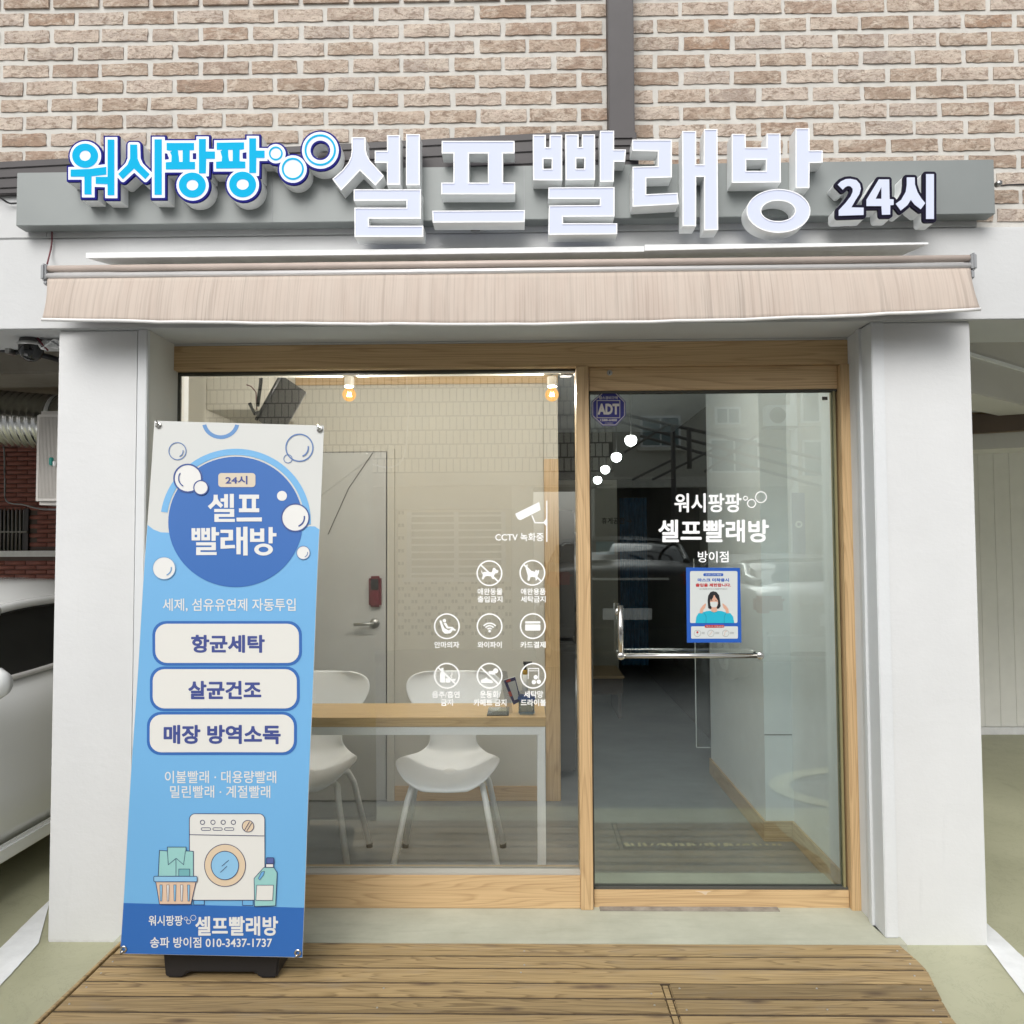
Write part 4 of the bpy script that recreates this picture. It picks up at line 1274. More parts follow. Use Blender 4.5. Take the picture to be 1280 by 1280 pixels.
obj('edge', MB().box(g0.x, g1.x, Yend + .028, Yend + .042, g1.z - .004, g1.z), M['alu_dull'], gp)

# dark dryers side-on beyond the back wall
def dryer(y, z, label):
    t = thing('dryer', label, 'dryer', (.30, y, z), 'stacked dryers facing the corridor')
    obj('cabinet', MB().box(-.14, .30, y - .33, y + .33, z, z + .80), M['dark_grey'], t, .012)
    c = (0.30, y, z + .40)
    d = obj('door', MB().lathe([(.0, .06), (.16, .055), (.20, .04), (.235, .035), (.25, .015), (.25, .001)], c, 'X', 32), M['dark_glass'], t)
    obj('ring', MB().lathe([(.235, .036), (.245, .045), (.262, .04), (.268, .02), (.268, .001)], c, 'X', 32), M['steel_dull'], d)
    obj('coin_panel', MB().box(.301, .312, y - .28, y + .28, z + .70, z + .78), M['steel_dull'], t, .003)
dryer(2.35, .06, 'lower dark dryer whose round door shows beside the oak corner post')
dryer(2.35, .88, 'upper dark dryer whose round door shows beside the oak corner post')

# grey interior door
gd_ = thing('interior_door', 'flush pale grey door in the back wall with lever handle and maroon lock', 'door', (xd - .9, YBK, 0))
dzt = at(440, 566, YBK).z
obj('leaf', MB().box(xd - .88, xd - .004, YBK - .022, YBK - .002, .02, dzt), M['door_grey'], gd_, .001)
obj('gap', MB().box(xd - .003, xd + .002, YBK - .004, YBK - .001, .02, dzt + .006), M['black'], gd_)
obj('gap', MB().box(xd - .88, xd - .004, YBK - .004, YBK - .001, dzt + .001, dzt + .006), M['black'], gd_)
obj('casing', MB().box(xd + .003, xd + .044, YBK - .024, YBK - .001, .015, dzt + .02), M['room_wall'], gd_, .001)
obj('closer_cable', MB().tube([at(410, 668, YBK - .03), at(436, 610, YBK - .03), at(466, 566, YBK - .03)], .002, 6), M['seal_grey'], gd_)
l0, l1 = at(462, 720, YBK - .02), at(477.5, 758.5, YBK - .02)
lb = obj('lock_box', MB().box(l0.x, l1.x, YBK - .055, YBK - .022, l1.z, l0.z), M['maroon'], gd_, .012, 4)
ip = at(469, 733, YBK - .056)
obj('keypad', MB().box(l0.x + .014, l1.x - .014, YBK - .0575, YBK - .0552, ip.z - .02, l0.z - .015), M['black'], lb, .001)
hp = at(468, 779, YBK - .03)
hr = obj('handle', MB().lathe([(0, -.012), (.026, -.010), (.028, 0)], (hp.x, YBK - .023, hp.z), 'Y', 20), M['steel_dull'], gd_)
obj('lever', MB().tube([(hp.x, YBK - .03, hp.z), (hp.x - .005, YBK - .065, hp.z), (hp.x - .03, YBK - .07, hp.z), (hp.x - .11, YBK - .068, hp.z - .004)], .009, 10), M['steel_dull'], hr)

# light rail and filament bulbs
YR = 0.62
rail = thing('light_rail', 'white ceiling rail carrying the two amber filament bulbs behind the window', 'light rail', (-.5, YR, 2.3))
zr = at(560, 466, YR).z
obj('rail', MB().box(XL + .002, at(724, 466, YR).x, YR - .02, YR + .02, zr - .012, zr + .02), M['porcelain'], rail, .003)
obj('rail_end', MB().box(at(700, 466, YR).x, at(715, 466, YR).x, YR - .024, YR + .024, zr - .022, zr - .013), M['dark_grey'], rail, .002)
obj('drop', MB().box(-1.0, -.99, YR - .005, YR + .005, zr + .02, ZC), M['white_metal'], rail)
obj('drop', MB().box(-.1, -.09, YR - .005, YR + .005, zr + .02, ZC), M['white_metal'], rail)
def filament_bulb(px, label):
    p = at(px, 493, YR); x, z = p.x, p.z
    t = thing('filament_bulb', label, 'light bulb', (x, YR, z), 'amber bulbs on the window rail')
    zt_ = at(px, 484, YR).z; ztop = at(px, 471, YR).z
    obj('socket', MB().lathe([(0, ztop), (.020, ztop), (.022, ztop - .006), (.022, zt_ + .008), (.019, zt_), (0, zt_)], (x, YR, 0), 'Z', 20), M['porcelain'], t)
    obj('hook', MB().tube([(x, YR, ztop), (x, YR, zr - .012)], .004, 8), M['steel_dull'], t)
    r = .031; c = z - .001
    prof = [(.015, zt_)] + [(r * math.sin(rad(a)), c + r * math.cos(rad(a))) for a in range(35, 181, 12)] + [(0, c - r)]
    b = obj('glass_bulb', MB().lathe(prof, (x, YR, 0), 'Z', 24), M['bulb'], t)
    obj('filament', MB().tube([(x - .006, YR, c + .012), (x - .009, YR, c - .008), (x - .003, YR, c + .008), (x, YR, c - .010), (x + .004, YR, c + .008), (x + .009, YR, c - .008), (x + .006, YR, c + .012)], .0022, 6), M['filament'], b)
    ld = bpy.data.lights.new('bulb_light', 'POINT'); ld.energy = 42; ld.color = (1, .98, .95); ld.shadow_soft_size = .012
    lo_ = bpy.data.objects.new('bulb_light', ld); COL.objects.link(lo_); lo_.location = (x, YR, c - .001)
filament_bulb(436.5, 'glowing amber filament bulb hanging near the middle of the window top')
filament_bulb(690, 'glowing amber filament bulb hanging in the top corner beside the mullion')
# globe lamps along the corridor
for k, (px, py, dpx, lab) in enumerate(((788.5, 550.5, 18.5, 'largest and nearest white globe lamp of the row in the corridor'), (770.5, 571.5, 16, 'second white globe lamp back in the corridor row'),
                          (756.5, 587, 14, 'third white globe lamp back in the corridor row'), (747, 600, 13, 'smallest white globe lamp, half hidden by the mullion'))):
    zl = 2.02
    d_ = ray(px, py); t_ = (zl - CAM_POS.z) / d_.z; c = CAM_POS + d_ * t_
    r = dpx / 2 / (F_PX / (c.y + 3.0)) * 0.82
    t = thing('globe_lamp', lab, 'lamp', tuple(c), 'white globe lamps in the corridor')
    obj('globe', MB().lathe([(0.2 * r, r * .78), (.62 * r, r * .74), (.93 * r, r * .42), (r, 0.05 * r), (.9 * r, -r * .42), (.62 * r, -r * .74), (.3 * r, -r * .9), (0, -r * .92)], tuple(c), 'Z', 24), M['globe'], t)
    obj('finial', MB().lathe([(.1 * r, -r * .92), (.1 * r, -r * 1.25), (0, -r * 1.25)], tuple(c), 'Z', 8), M['alu'], t)
    obj('cord', MB().tube([(c.x, c.y, c.z + r * .78), (c.x, c.y, ZC)], .0012, 6), M['dark_grey'], t)


# boxed duct and tilted monitor near the ceiling at the left
bxc = thing('boxed_column', 'pale boxed bulkhead hanging from the ceiling in the left corner of the room', 'bulkhead', (-1.3, 1.2, 2.3))
u0, u1 = at(286, 512, 1.1), at(336, 455, 1.1)
obj('box', MB().box(XL + .001, u1.x, 1.1, YBK - .021, u0.z, ZC - .001), M['room_wall'], bxc, .004)
mon = thing('ceiling_monitor', 'dark grey tilted monitor hung on a black ceiling bracket behind the banner', 'monitor', tuple(at(350, 500, .75)))
pq = [at(353, 469.5, .72), at(383, 490, .70), at(350, 546, .76), at(322, 525, .78)]
pv = [tuple(p) for p in pq] + [(p.x - .012, p.y + .05, p.z + .004) for p in pq]
obj('housing', MB().add(pv, [(0, 1, 2, 3), (7, 6, 5, 4), (0, 4, 5, 1), (1, 5, 6, 2), (2, 6, 7, 3), (3, 7, 4, 0)]), M['dark_grey'], mon, .004)
e_ = (pq[0] + pq[3]) / 2
obj('bezel', MB().tube([pq[0] + Vector((-.006, -.004, 0)), pq[3] + Vector((-.006, -.004, 0))], .008, 8), M['black'], mon)
obj('bracket', MB().tube([tuple(at(322, 508, .80)), tuple(at(326, 478, .80)), (at(330, 460, .8).x, .8, ZC)], .009, 8), M['black'], mon)
obj('bracket', MB().tube([tuple(at(312, 504, .80)), tuple(at(318, 517, .80)), tuple(at(340, 512, .78))], .009, 8), M['black'], mon)
obj('cord', MB().tube([tuple(at(308, 481, .8)), tuple(at(314, 483, .8)), tuple(at(320, 490, .8)), tuple(at(321, 512, .8))], .003, 6), M['maroon'], mon)

# ---- table
ZT = .74
ytf = atz(500, 897, ZT).y
ytb = atz(500, 879, ZT).y
xtr = at(682, 897, ytf).x
tb = thing('worktable', 'oak topped table on a white steel frame inside the shop window', 'table', (-.6, (ytf + ytb) / 2, .014))
zta = at(550, 909, ytf).z; ztb = at(550, 919, ytf).z
obj('tabletop', MB().box(-1.5, xtr, ytf, ytb, zta + .001, ZT), M['table'], tb, .002)
lw = .032
for y in (ytf + .004, ytb - .036):
    obj('apron', MB().box(-1.5, xtr - .002, y, y + lw, ztb, zta), M['white_metal'], tb, .001)
    for x in (-1.5, xtr - .002 - lw):
        obj('leg', MB().box(x, x + lw, y, y + lw, .015, ztb - .0005), M['white_metal'], tb, .001)
for x in (-1.5, xtr - .002 - lw):
    obj('apron', MB().box(x, x + lw, ytf + .004 + lw + .001, ytb - .037, ztb, zta), M['white_metal'], tb, .001)

# ---- chairs (shell of one bent sheet on four splayed tube legs)
def make_chair(xc, yc, label):
    t = thing('shell_chair', label, 'chair', (xc, yc, .014), 'white moulded chairs at the table')
    mb_ = MB(); vs = []
    # spine: (s) -> y (back is +), z, half width, curl
    prof = [(-.245, .392, .10, .004), (-.24, .408, .165, .022), (-.21, .418, .205, .052), (-.13, .416, .236, .078), (-.04, .410, .230, .080), (.06, .410, .198, .066),
            (.125, .430, .165, .036), (.165, .465, .125, .022), (.185, .520, .108, .010), (.200, .580, .115, .006), (.215, .640, .165, .004), (.228, .700, .218, -.004), (.240, .755, .238, -.012), (.248, .795, .232, -.016), (.252, .822, .205, -.018), (.254, .836, .14, -.018)]
    m_ = 12
    for (y, z, w, cl) in prof:
        for i in range(m_ + 1):
            u = -1 + 2 * i / m_
            back = z > .5
            uu = math.sin(u * math.pi / 2) if False else u
            if back: vs.append((u * w, y - abs(u) ** 2 * .035, z))
            else: vs.append((u * w, y, z + cl * abs(u) ** 2.0))
    n = m_ + 1
    fs = [(j * n + i, j * n + i + 1, (j + 1) * n + i + 1, (j + 1) * n + i) for j in range(len(prof) - 1) for i in range(m_)]
    mb_.add(vs, fs, True)
    sh_ = obj('shell', mb_, M['chair'], t, local=True)
    s1 = sh_.modifiers.new('s', 'SOLIDIFY'); s1.thickness = .011; s1.offset = 0
    s2 = sh_.modifiers.new('d', 'SUBSURF'); s2.levels = 2; s2.render_levels = 2
    obj('hub', MB().lathe([(0, .40), (.09, .40), (.10, .41), (.10, .418), (0, .418)], (0, -.02, 0), 'Z', 24), M['white_metal'], t, local=True)
    for sx in (-1, 1):
        for (yy, fy) in ((-.10, -.235), (.07, .20)):
            pts = [(sx * .06, yy * .4, .405), (sx * .12, yy, .405), (sx * .155, yy * 1.25, .39), (sx * .172, (yy + fy) / 2 * 1.0, .33), (sx * .235, fy, .012)]
            lg = obj('leg', MB().tube(pts, .0135, 12), M['white_metal'], t, local=True)
            obj('foot_cap', MB().lathe([(0, 0), (.0155, 0), (.0155, .020), (0, .020)], (sx * .235, fy, 0), 'Z', 10), M['rubber'], lg, local=True)
    return t
yc_ = .70
xc1 = at(557, 980, yc_ - .2).x
xc2 = at(372, 980, yc_ - .2).x
make_chair(xc1, yc_, 'white moulded shell chair tucked under the table nearer its right leg')
make_chair(xc2, yc_, 'white moulded shell chair at the table half hidden by the banner')

# ---- things on the table
st = thing('card_stand', 'clear acrylic stand holding a purple and red framed card on the table', 'card stand', tuple(at(624, 892, ytf + .07)))
ys_ = ytf + .05
b0, b1 = atz(608.5, 895, ZT + .001), atz(637, 884.5, ZT + .001)
obj('base', MB().box(b0.x, b1.x, b0.y, b1.y, ZT + .001, ZT + .005), M['acrylic'], st, .001)
yk = ys_ + .03
K = [at(629, 850, yk), at(646, 845.5, yk), at(648.5, 880, yk), at(641.5, 882.5, yk)]
P4 = [at(a, b, yk) for a, b in ((624, 838), (634, 840), (641, 893), (634, 893))]
obj('panel', MB().prism([[(p.x, p.z) for p in P4]], yk + .010, yk + .014), M['acrylic'], st)
pr2 = Print(lambda a, b, l: tuple(at(a, b, yk - .0008 * l)))
card = [(629.5, 850.5), (643.5, 846), (648.5, 858), (651, 870), (647.5, 878), (641.5, 880.5)]
pr2.poly([(629.3, 850.5), (644, 846), (651.5, 876), (641.8, 881)], pcol(38, 22, 90), 1)
pr2.poly([(634.5, 853.6), (644, 850.5), (649.2, 873), (643, 875.3)], pcol(205, 205, 200), 2)
pr2.poly([(632, 851), (637.5, 848.6), (638.5, 851.5), (633.5, 853)], pcol(190, 60, 30), 3)
pr2.poly([(635, 865), (638.5, 864), (640.5, 870), (637, 871)], pcol(190, 60, 30), 3)
pr2.build('card_print', st)
obj('card', MB().prism([w2([(629.3, 850.5), (644, 846), (651.5, 876), (641.8, 881)], yk)], yk + .0002, yk + .009), M['vinyl'], st)
bt = thing('sanitiser_bottle', 'clear pump bottle with a blue band and black nozzle on the table corner', 'bottle', tuple(at(658, 892, ytf + .06)))
yb = ytf + .075
c_ = at(658.5, 892, yb)
s_ = 1 / (F_PX / (yb + 3))
obj('body', MB().box(c_.x - 10.5 * s_, c_.x + 10 * s_, yb - .03, yb + .03, ZT + .001, at(658, 864, yb).z), M['acrylic'], bt, .006, 3)
obj('liquid', MB().box(c_.x - 9.6 * s_, c_.x + 9.1 * s_, yb - .026, yb + .026, ZT + .004, at(658, 875, yb).z), glass_mat('gel', .03, (.62, .72, .80)), bt, .005, 3)
obj('band', MB().box(c_.x - 10.9 * s_, c_.x + 10.4 * s_, yb - .0315, yb + .0315, at(658, 875, yb).z, at(658, 869, yb).z), pcol(50, 90, 160), bt, .006, 3)
zc1, zc2 = at(656, 838, yb).z, at(656, 829, yb).z
cb = at(656.5, 860, yb)
obj('neck', MB().lathe([(0, at(656, 864, yb).z), (.012, at(656, 864, yb).z), (.012, at(656, 843, yb).z), (0, at(656, 843, yb).z)], (cb.x, yb, 0), 'Z', 16), M['porcelain'], bt)
obj('collar', MB().lathe([(0, at(656, 843, yb).z), (.010, at(656, 843, yb).z), (.010, at(656, 837, yb).z), (0, at(656, 837, yb).z)], (cb.x, yb, 0), 'Z', 16), pcol(205, 160, 40), bt)
nz_ = at(656, 828.5, yb).z
obj('nozzle', MB().tube([(cb.x, yb, at(656, 837, yb).z), (cb.x, yb, nz_)], .006, 8).tube([(cb.x - .008, yb, nz_), (cb.x + .03, yb, nz_ - .001)], .006, 8), M['black'], bt)

# ================================================================== GLASS LETTERING
W_ = M['vinyl']
dz_ = Print(lambda a, b, l: tuple(at(a, b, YG - .0006 * l - .0004)))
def icon(cx, cy, bar=True):
    dz_.ring(cx, cy, 16.2, 1.7, W_, 1, n=40)
    if bar: dz_.line([(cx - 11, cy - 10.5), (cx + 11, cy + 10.5)], 1.9, W_, 2)
def zz(pts, ox=530, oy=600, sc=4.267):
    return [(ox + a / sc, oy + b / sc) for a, b in pts]
dz_.text('CCTV 녹화중', 619, 666, 679.5, 676.5, W_, 1, .022)
dz_.poly(zz([(486,180),(612,118),(616,122),(622,160),(515,214),(500,200)]), W_, 1)
dz_.poly(zz([(488,186),(500,184),(516,205),(512,214),(500,208)]), W_, 2)
dz_.line(zz([(575,188),(592,228),(645,228)]), 1.6, W_, 2)
dz_.poly(zz([(636,226),(652,205),(652,246)]), W_, 3)
dz_.line(zz([(655,110),(655,330)]), 1.5, W_, 1)
icon(611.8, 716.5)
dz_.poly(zz([(306,478),(312,494),(322,490),(362,492),(368,470),(378,468),(384,478),(398,484),(394,494),(380,498),(372,512),(374,528),(364,528),(358,514),(336,512),(324,516),(318,530),(308,530),(314,504),(306,492)]), W_, 3)
icon(665.5, 716)
dz_.poly(zz([(548,450),(554,452),(550,470),(560,486),(580,486),(592,490),(596,478),(604,484),(614,480),(612,498),(606,508),(604,530),(596,538),(594,520),(578,516),(566,520),(562,538),(552,536),(554,510),(548,490),(542,468)]), W_, 3)
icon(558.6, 782.8, False)
dz_.poly(zz([(82,750),(92,748),(108,790),(132,802),(150,790),(168,796),(170,804),(152,802),(140,818),(112,820),(98,806)]), W_, 2)
dz_.poly(circ(555.5, 775.8, 2.2), W_, 2)
dz_.poly(zz([(104,764),(118,762),(128,782),(154,784),(166,800),(150,792),(122,792)]), W_, 3)
icon(612, 782.8, False)
for r in (4, 7.2, 10.4):
    dz_.arc(612, 788.5, r, 1.7, 218, 322, W_, 2)
dz_.poly(circ(612, 789, 1.6), W_, 2)
icon(666, 782.6, False)
dz_.poly(rrect(656.5, 776.6, 675.5, 779.3, .6), W_, 2)
dz_.poly(rrect(656.5, 780.6, 675.5, 788.2, .8), W_, 2)
icon(558.6, 844.7)
dz_.poly(zz([(92,1002),(104,1002),(104,1022),(112,1034),(112,1080),(86,1080),(86,1034),(92,1022)]), W_, 3)
dz_.poly(zz([(116,1058),(140,1058),(140,1080),(116,1080)]), W_, 3)
dz_.poly(zz([(142,1062),(168,1062),(168,1070),(142,1070)]), W_, 3)
dz_.line(zz([(148,1055),(142,1044),(152,1036),(146,1026)]), .8, W_, 3)
icon(612, 844.7)
dz_.poly(zz([(304,1066),(320,1062),(332,1052),(340,1062),(366,1070),(368,1082),(304,1082)]), W_, 3)
dz_.poly(circ(619.5, 838.5, 3.2), W_, 3)
dz_.poly(zz([(344,1020),(368,1018),(382,1038),(348,1036)]), W_, 3)
icon(666.4, 844.7, False)
dz_.line(zz([(556,1006),(612,1006),(612,1062)]), 1.0, W_, 2)
dz_.line(zz([(556,1006),(556,1062)]), .8, W_, 3)
dz_.line(zz([(556,1018),(612,1018)]), .7, W_, 3)
for a, b in ((596, 1052), (586, 1078), (612, 1076)):
    p = zz([(a, b)])[0]
    dz_.poly(circ(p[0], p[1], 2.7), W_, 4)
for s, x0, y0, x1, y1 in (('애완동물', 597, 735.5, 628, 743.5), ('출입금지', 597, 745, 628, 753), ('애완용품', 651, 735.5, 682, 743.5), ('세탁금지', 651, 745, 682, 753),
        ('안마의자', 543, 802, 574, 810), ('와이파이', 597, 802, 627, 810), ('카드결제', 650.5, 802, 682, 810), ('음주/흡연', 540, 864, 574.5, 872.5), ('금지', 551, 874, 566, 882.3),
        ('운동화/', 600, 863.5, 626, 872.5), ('카페트 금지', 592, 874, 633, 882.5), ('세탁망', 655, 863.5, 679, 872.3), ('드라이볼', 651, 874, 682.5, 882.5)):
    dz_.text(s, x0, y0, x1, y1, W_, 1, .018)
dz_.build('lettering', pane)
YDG = YD + .020
dd = Print(lambda a, b, l: tuple(at(a, b, YDG - .0006 * l - .0004)))
dd.text('워시팡팡', 843, 616.6, 926.7, 640.5, W_, 1, .028)
dd.ring(931.8, 622.8, 3.0, 1.2, W_, 1); dd.ring(939.4, 629.3, 5.6, 1.3, W_, 1); dd.ring(951.2, 621.4, 7.4, 1.3, W_, 1)
dd.text('셀프빨래방', 823, 649.5, 961, 678, W_, 1, .030)
dd.text('방이점', 872.4, 689, 910.7, 703, W_, 1, .012)
dd.build('lettering', gd)
tiny = at(1031, 498, YDG - .001)
obj('glass_stamp', MB().box(tiny.x - .011, tiny.x + .011, YDG - .0014, YDG - .0006, tiny.z - .007, tiny.z + .007), M['seal'], gd)

# ---- security sticker
sk = thing('security_sticker', 'dark blue octagonal security sticker in the top corner of the door glass', 'sticker', tuple(at(761, 511, YDG)))
ps = Print(lambda a, b, l: tuple(at(a, b, YDG - .0005 * l - .0005)))
oc = [(753, 490), (770, 490), (782, 502), (782, 520), (770, 532.5), (753, 532.5), (739.5, 520), (739.5, 502)]
NAV, TAN = pcol(28, 30, 120), pcol(205, 200, 190)
ps.poly(oc, NAV, 1)
ocw = [(760.8 + (a - 760.8) * .955, 511.2 + (b - 511.2) * .955) for a, b in oc]
oci = [(760.8 + (a - 760.8) * .915, 511.2 + (b - 511.2) * .915) for a, b in oc]
ps.poly([ocw, oci], TAN, 2)
ps.line([(746.3, 500.7), (774.8, 500.7), (774.8, 522.2), (746.3, 522.2)], .7, TAN, 2, closed=True)
ps.text('캡스경비구역', 748.7, 495.3, 772, 499.2, TAN, 2, .02)
ps.text('ADT', 747.3, 504.5, 774, 518.2, TAN, 2, .06)
ps.text('1588-6400', 750.3, 523.5, 771.2, 526.6, TAN, 2, .03)
ps.text('고객센터', 756, 528, 766, 530, TAN, 2, .0)
ps.build('print', sk, names={1: 'sheet', 2: 'print'})

# ---- poster
po = thing('mask_poster', 'blue framed paper poster of a masked woman stuck on the glass door', 'poster', tuple(at(892, 756, YDG)))
pp = Print(lambda a, b, l: tuple(at(a, b, YDG - .0005 * l - .0006)))
def zp(pts): return [(830 + a / 9.146, 690 + b / 9.146) for a, b in pts]
def zr_(x0, y0, x1, y1, r): return rrect(830 + x0 / 9.146, 690 + y0 / 9.146, 830 + x1 / 9.146, 690 + y1 / 9.146, r / 9.146)
BL, WH, RD, CYN, SKN, HR = pcol(25, 95, 195), pcol(226, 232, 230), pcol(200, 45, 50), pcol(20, 190, 220), pcol(232, 180, 155), pcol(25, 25, 30)
pp.poly(zp([(252,176),(868,182),(885,1035),(262,1035)]), BL, 1)
pp.poly(zr_(298, 218, 840, 812, 16), WH, 2)
pp.poly(zr_(310, 850, 845, 990, 12), WH, 2)
pp.poly(zr_(450, 243, 678, 276, 12), BL, 3)
def zt4(s, x0, y0, x1, y1, m, l, b=.03): pp.text(s, 830 + x0 / 9.146, 690 + y0 / 9.146, 830 + x1 / 9.146, 690 + y1 / 9.146, m, l, b)
zt4('코로나19 예방', 472, 250, 656, 270, WH, 4, 0)
zt4('마스크 미착용시', 385, 300, 742, 340, BL, 3, .05)
zt4('출입을 제한합니다.', 362, 358, 765, 398, RD, 3, .05)
zt4('다른 이용자를 위해 마스크 착용을 부탁드립니다', 402, 416, 722, 430, HR, 3, 0)
pp.poly(zp([(360,812),(370,740),(395,700),(440,690),(490,675),(530,672),(612,672),(660,676),(700,690),(760,700),(790,740),(805,812)]), CYN, 3)
pp.line(zp([(480,812),(482,740),(460,700)]), .25, HR, 4); pp.line(zp([(690,812),(688,740),(710,700)]), .25, HR, 4)
pp.poly(zp([(405,700),(415,650),(440,615),(475,585),(482,600),(470,640),(450,660),(440,700)]), SKN, 4)
pp.poly(zp([(745,700),(735,650),(710,615),(670,585),(668,600),(680,640),(700,660),(712,700)]), SKN, 4)
pp.poly(zp([(505,640),(498,560),(505,500),(530,460),(562,448),(600,458),(630,495),(642,560),(648,620),(630,645),(570,660),(520,650)]), HR, 4)
pp.poly(zp([(540,680),(542,640),(605,640),(607,680),(574,690)]), SKN, 5)
pp.poly(zp([(527,580),(530,530),(545,505),(570,490),(600,510),(615,540),(618,590),(600,640),(545,640)]), SKN, 6)
pp.poly(zp([(545,505),(575,480),(560,520),(535,560),(530,530)]), HR, 7); pp.poly(zp([(575,482),(605,505),(620,560),(600,530),(585,510)]), HR, 7)
pp.line(zp([(538,556),(556,553)]), .45, HR, 8); pp.line(zp([(584,553),(602,556)]), .45, HR, 8)
pp.poly(zp([(528,572),(574,568),(614,572),(610,615),(590,632),(552,632),(532,615)]), WH, 7)
pp.poly(zr_(466, 834, 690, 866, 14), RD, 3)
zt4('마스크 착용방법', 482, 842, 678, 860, WH, 4, 0)
for cx in (382, 536, 705):
    pp.ring(830 + cx / 9.146, 690 + 930 / 9.146, 4.2, .25, HR, 3, n=24)
pp.poly(circ(830 + 382 / 9.146, 690 + 918 / 9.146, 1.3), RD, 4); pp.line(zp([(520,950),(552,905)]), .5, SKN, 4); pp.line(zp([(690,955),(700,905),(722,905)]), .5, SKN, 4)
for cx in (430, 585, 752):
    for j in range(2):
        pp.line(zp([(cx, 918 + j * 16), (cx + (46 if cx > 500 else 34), 918 + j * 16)]), .35, HR, 3)
pp.build('print', po, names={1: 'sheet'})
obj('paper', MB().prism([w2(zp([(252,176),(868,182),(885,1035),(262,1035)]), YDG)], YDG - .001, YDG - .0002), BL, po)

# ================================================================== BANNER ON ITS STAND
YB0, YB1 = -.37, -.175
cBL, cBR, cTL, cTR = at(150, 1192, YB0), at(378, 1197, YB0), at(193, 526, YB1), at(405, 532, YB1)
Uv = ((cBR - cBL) + (cTR - cTL)) / 2; BW = Uv.length; Uv.normalize()
Vv = ((cTL - cBL) + (cTR - cBR)) / 2; BH = Vv.length; Vv.normalize()
Nv = Uv.cross(Vv).normalized(); Vv = Nv.cross(Uv).normalized()
cC = (cBL + cBR + cTL + cTR) / 4
O_ = cC - Uv * BW / 2 - Vv * BH / 2
def curl(u, v):
    return .005 * math.sin(math.pi * min(max(v / BH, 0), 1)) * (2 * u / BW - 1) ** 2 - .002 * math.sin(v * 9) * abs(2 * u / BW - 1)
def bmap(a, b, l):
    d = ray(a, b); t = (O_ - CAM_POS).dot(Nv) / d.dot(Nv)
    p = CAM_POS + d * t - O_
    u, v = p.dot(Uv), p.dot(Vv)
    return tuple(O_ + Uv * u + Vv * v + Nv * (.0006 * l + curl(u, v)))
bn = thing('banner_stand', 'tall blue and white laundry banner on a black weighted stand before the left pillar', 'banner', (cC.x, -.2, .03))
cloth = MB(); vs = []
for j in range(31):
    for i in range(13):
        tt = 1 - j / 30; uu = i / 12
        vs.append(bmap((150 + 43 * (1 - tt)) * (1 - uu) + (378 + 27 * (1 - tt)) * uu, (526 + 666 * tt) * (1 - uu) + (532 + 665 * tt) * uu, 0))
fs = [(j * 13 + i, j * 13 + i + 1, (j + 1) * 13 + i + 1, (j + 1) * 13 + i) for j in range(30) for i in range(12)]
back = [tuple(Vector(p) - Nv * .001) for p in vs]; nb = len(vs)
CR, LB, BB, NV = pcol(222, 224, 220), pcol(118, 186, 236), pcol(42, 108, 188), pcol(60, 76, 148)
cloth.add(vs + back, fs + [tuple(reversed([q + nb for q in f])) for f in fs], True)
sheet = obj('banner_sheet', cloth, CR, bn, recalc=False)
def fine_poly(P, pts, mat, lv, step=22):
    """cut tall areas into strips so that the print follows the sheet"""
    y0 = min(p[1] for p in pts); y1 = max(p[1] for p in pts)
    x0 = min(p[0] for p in pts); x1 = max(p[0] for p in pts)
    def clip(poly, ax, val, keep_less):
        out = []
        for i in range(len(poly)):
            a, b = poly[i - 1], poly[i]
            ia = (a[ax] <= val) == keep_less or a[ax] == val; ib = (b[ax] <= val) == keep_less or b[ax] == val
            if ia != ib:
                t = (val - a[ax]) / (b[ax] - a[ax]); out.append((a[0] + (b[0] - a[0]) * t, a[1] + (b[1] - a[1]) * t))
            if ib: out.append(b)
        return out
    ny = max(1, int((y1 - y0) / step)); nx_ = max(1, int((x1 - x0) / step))
    for j in range(ny):
        s = clip(clip(pts, 1, y0 + (y1 - y0) * (j + 1) / ny, True), 1, y0 + (y1 - y0) * j / ny, False)
        if len(s) < 3: continue
        for i in range(nx_):
            q = clip(clip(s, 0, x0 + (x1 - x0) * (i + 1) / nx_, True), 0, x0 + (x1 - x0) * i / nx_, False)
            if len(q) >= 3 and abs(area(q)) > .02: P.poly(q, mat, lv)
bp = Print(bmap)
def e5(pts): return [(150 + a / 3.556, 510 + b / 3.556) for a, b in pts]
def e6(pts): return [(140 + a / 3.368, 860 + b / 3.368) for a, b in pts]
def edge_x(py, right):
    t = (py - 528) / (1194 - 528)
    return (405 - 27 * t - .3) if right else (193 - 43 * t + .3)
Lft = [(edge_x(y, False), y) for y in range(660, 1192, 20)] + [(150.3, 1191.5)]
Rgt = [(edge_x(y, True), y) for y in range(664, 1195, 20)] + [(378 - .3, 1196.3)]
wave = e5([(125,520),(150,540),(183,553),(260,556),(500,560),(760,540),(845,526),(868,527),(893,545)])
fine_poly(bp, [(edge_x(656, False), 656)] + wave + [(edge_x(663, True), 663)] + Rgt + Lft[::-1], LB, 1)
bt_ = [(p, q) for p, q in Rgt if q > 1136]; lt_ = [(p, q) for p, q in Lft if q > 1130]
fine_poly(bp, [(edge_x(1128.7, False), 1128.7), (edge_x(1134.6, True), 1134.6)] + bt_ + lt_[::-1], BB, 2)
cx, cy = 294.8, 652.5
bp.arc(cx, cy, 94, 8, -180 + 8, 2, LB, 2, ry=91.5, n=48)
fine_poly(bp, circ(cx, cy, 84, 81.5, 72), BB, 3)
bp.arc(294 - 18, 510 + 60 / 3.556 + 0, 23.5, 5, 12, 168, pcol(100, 150, 205), 1, ry=22)
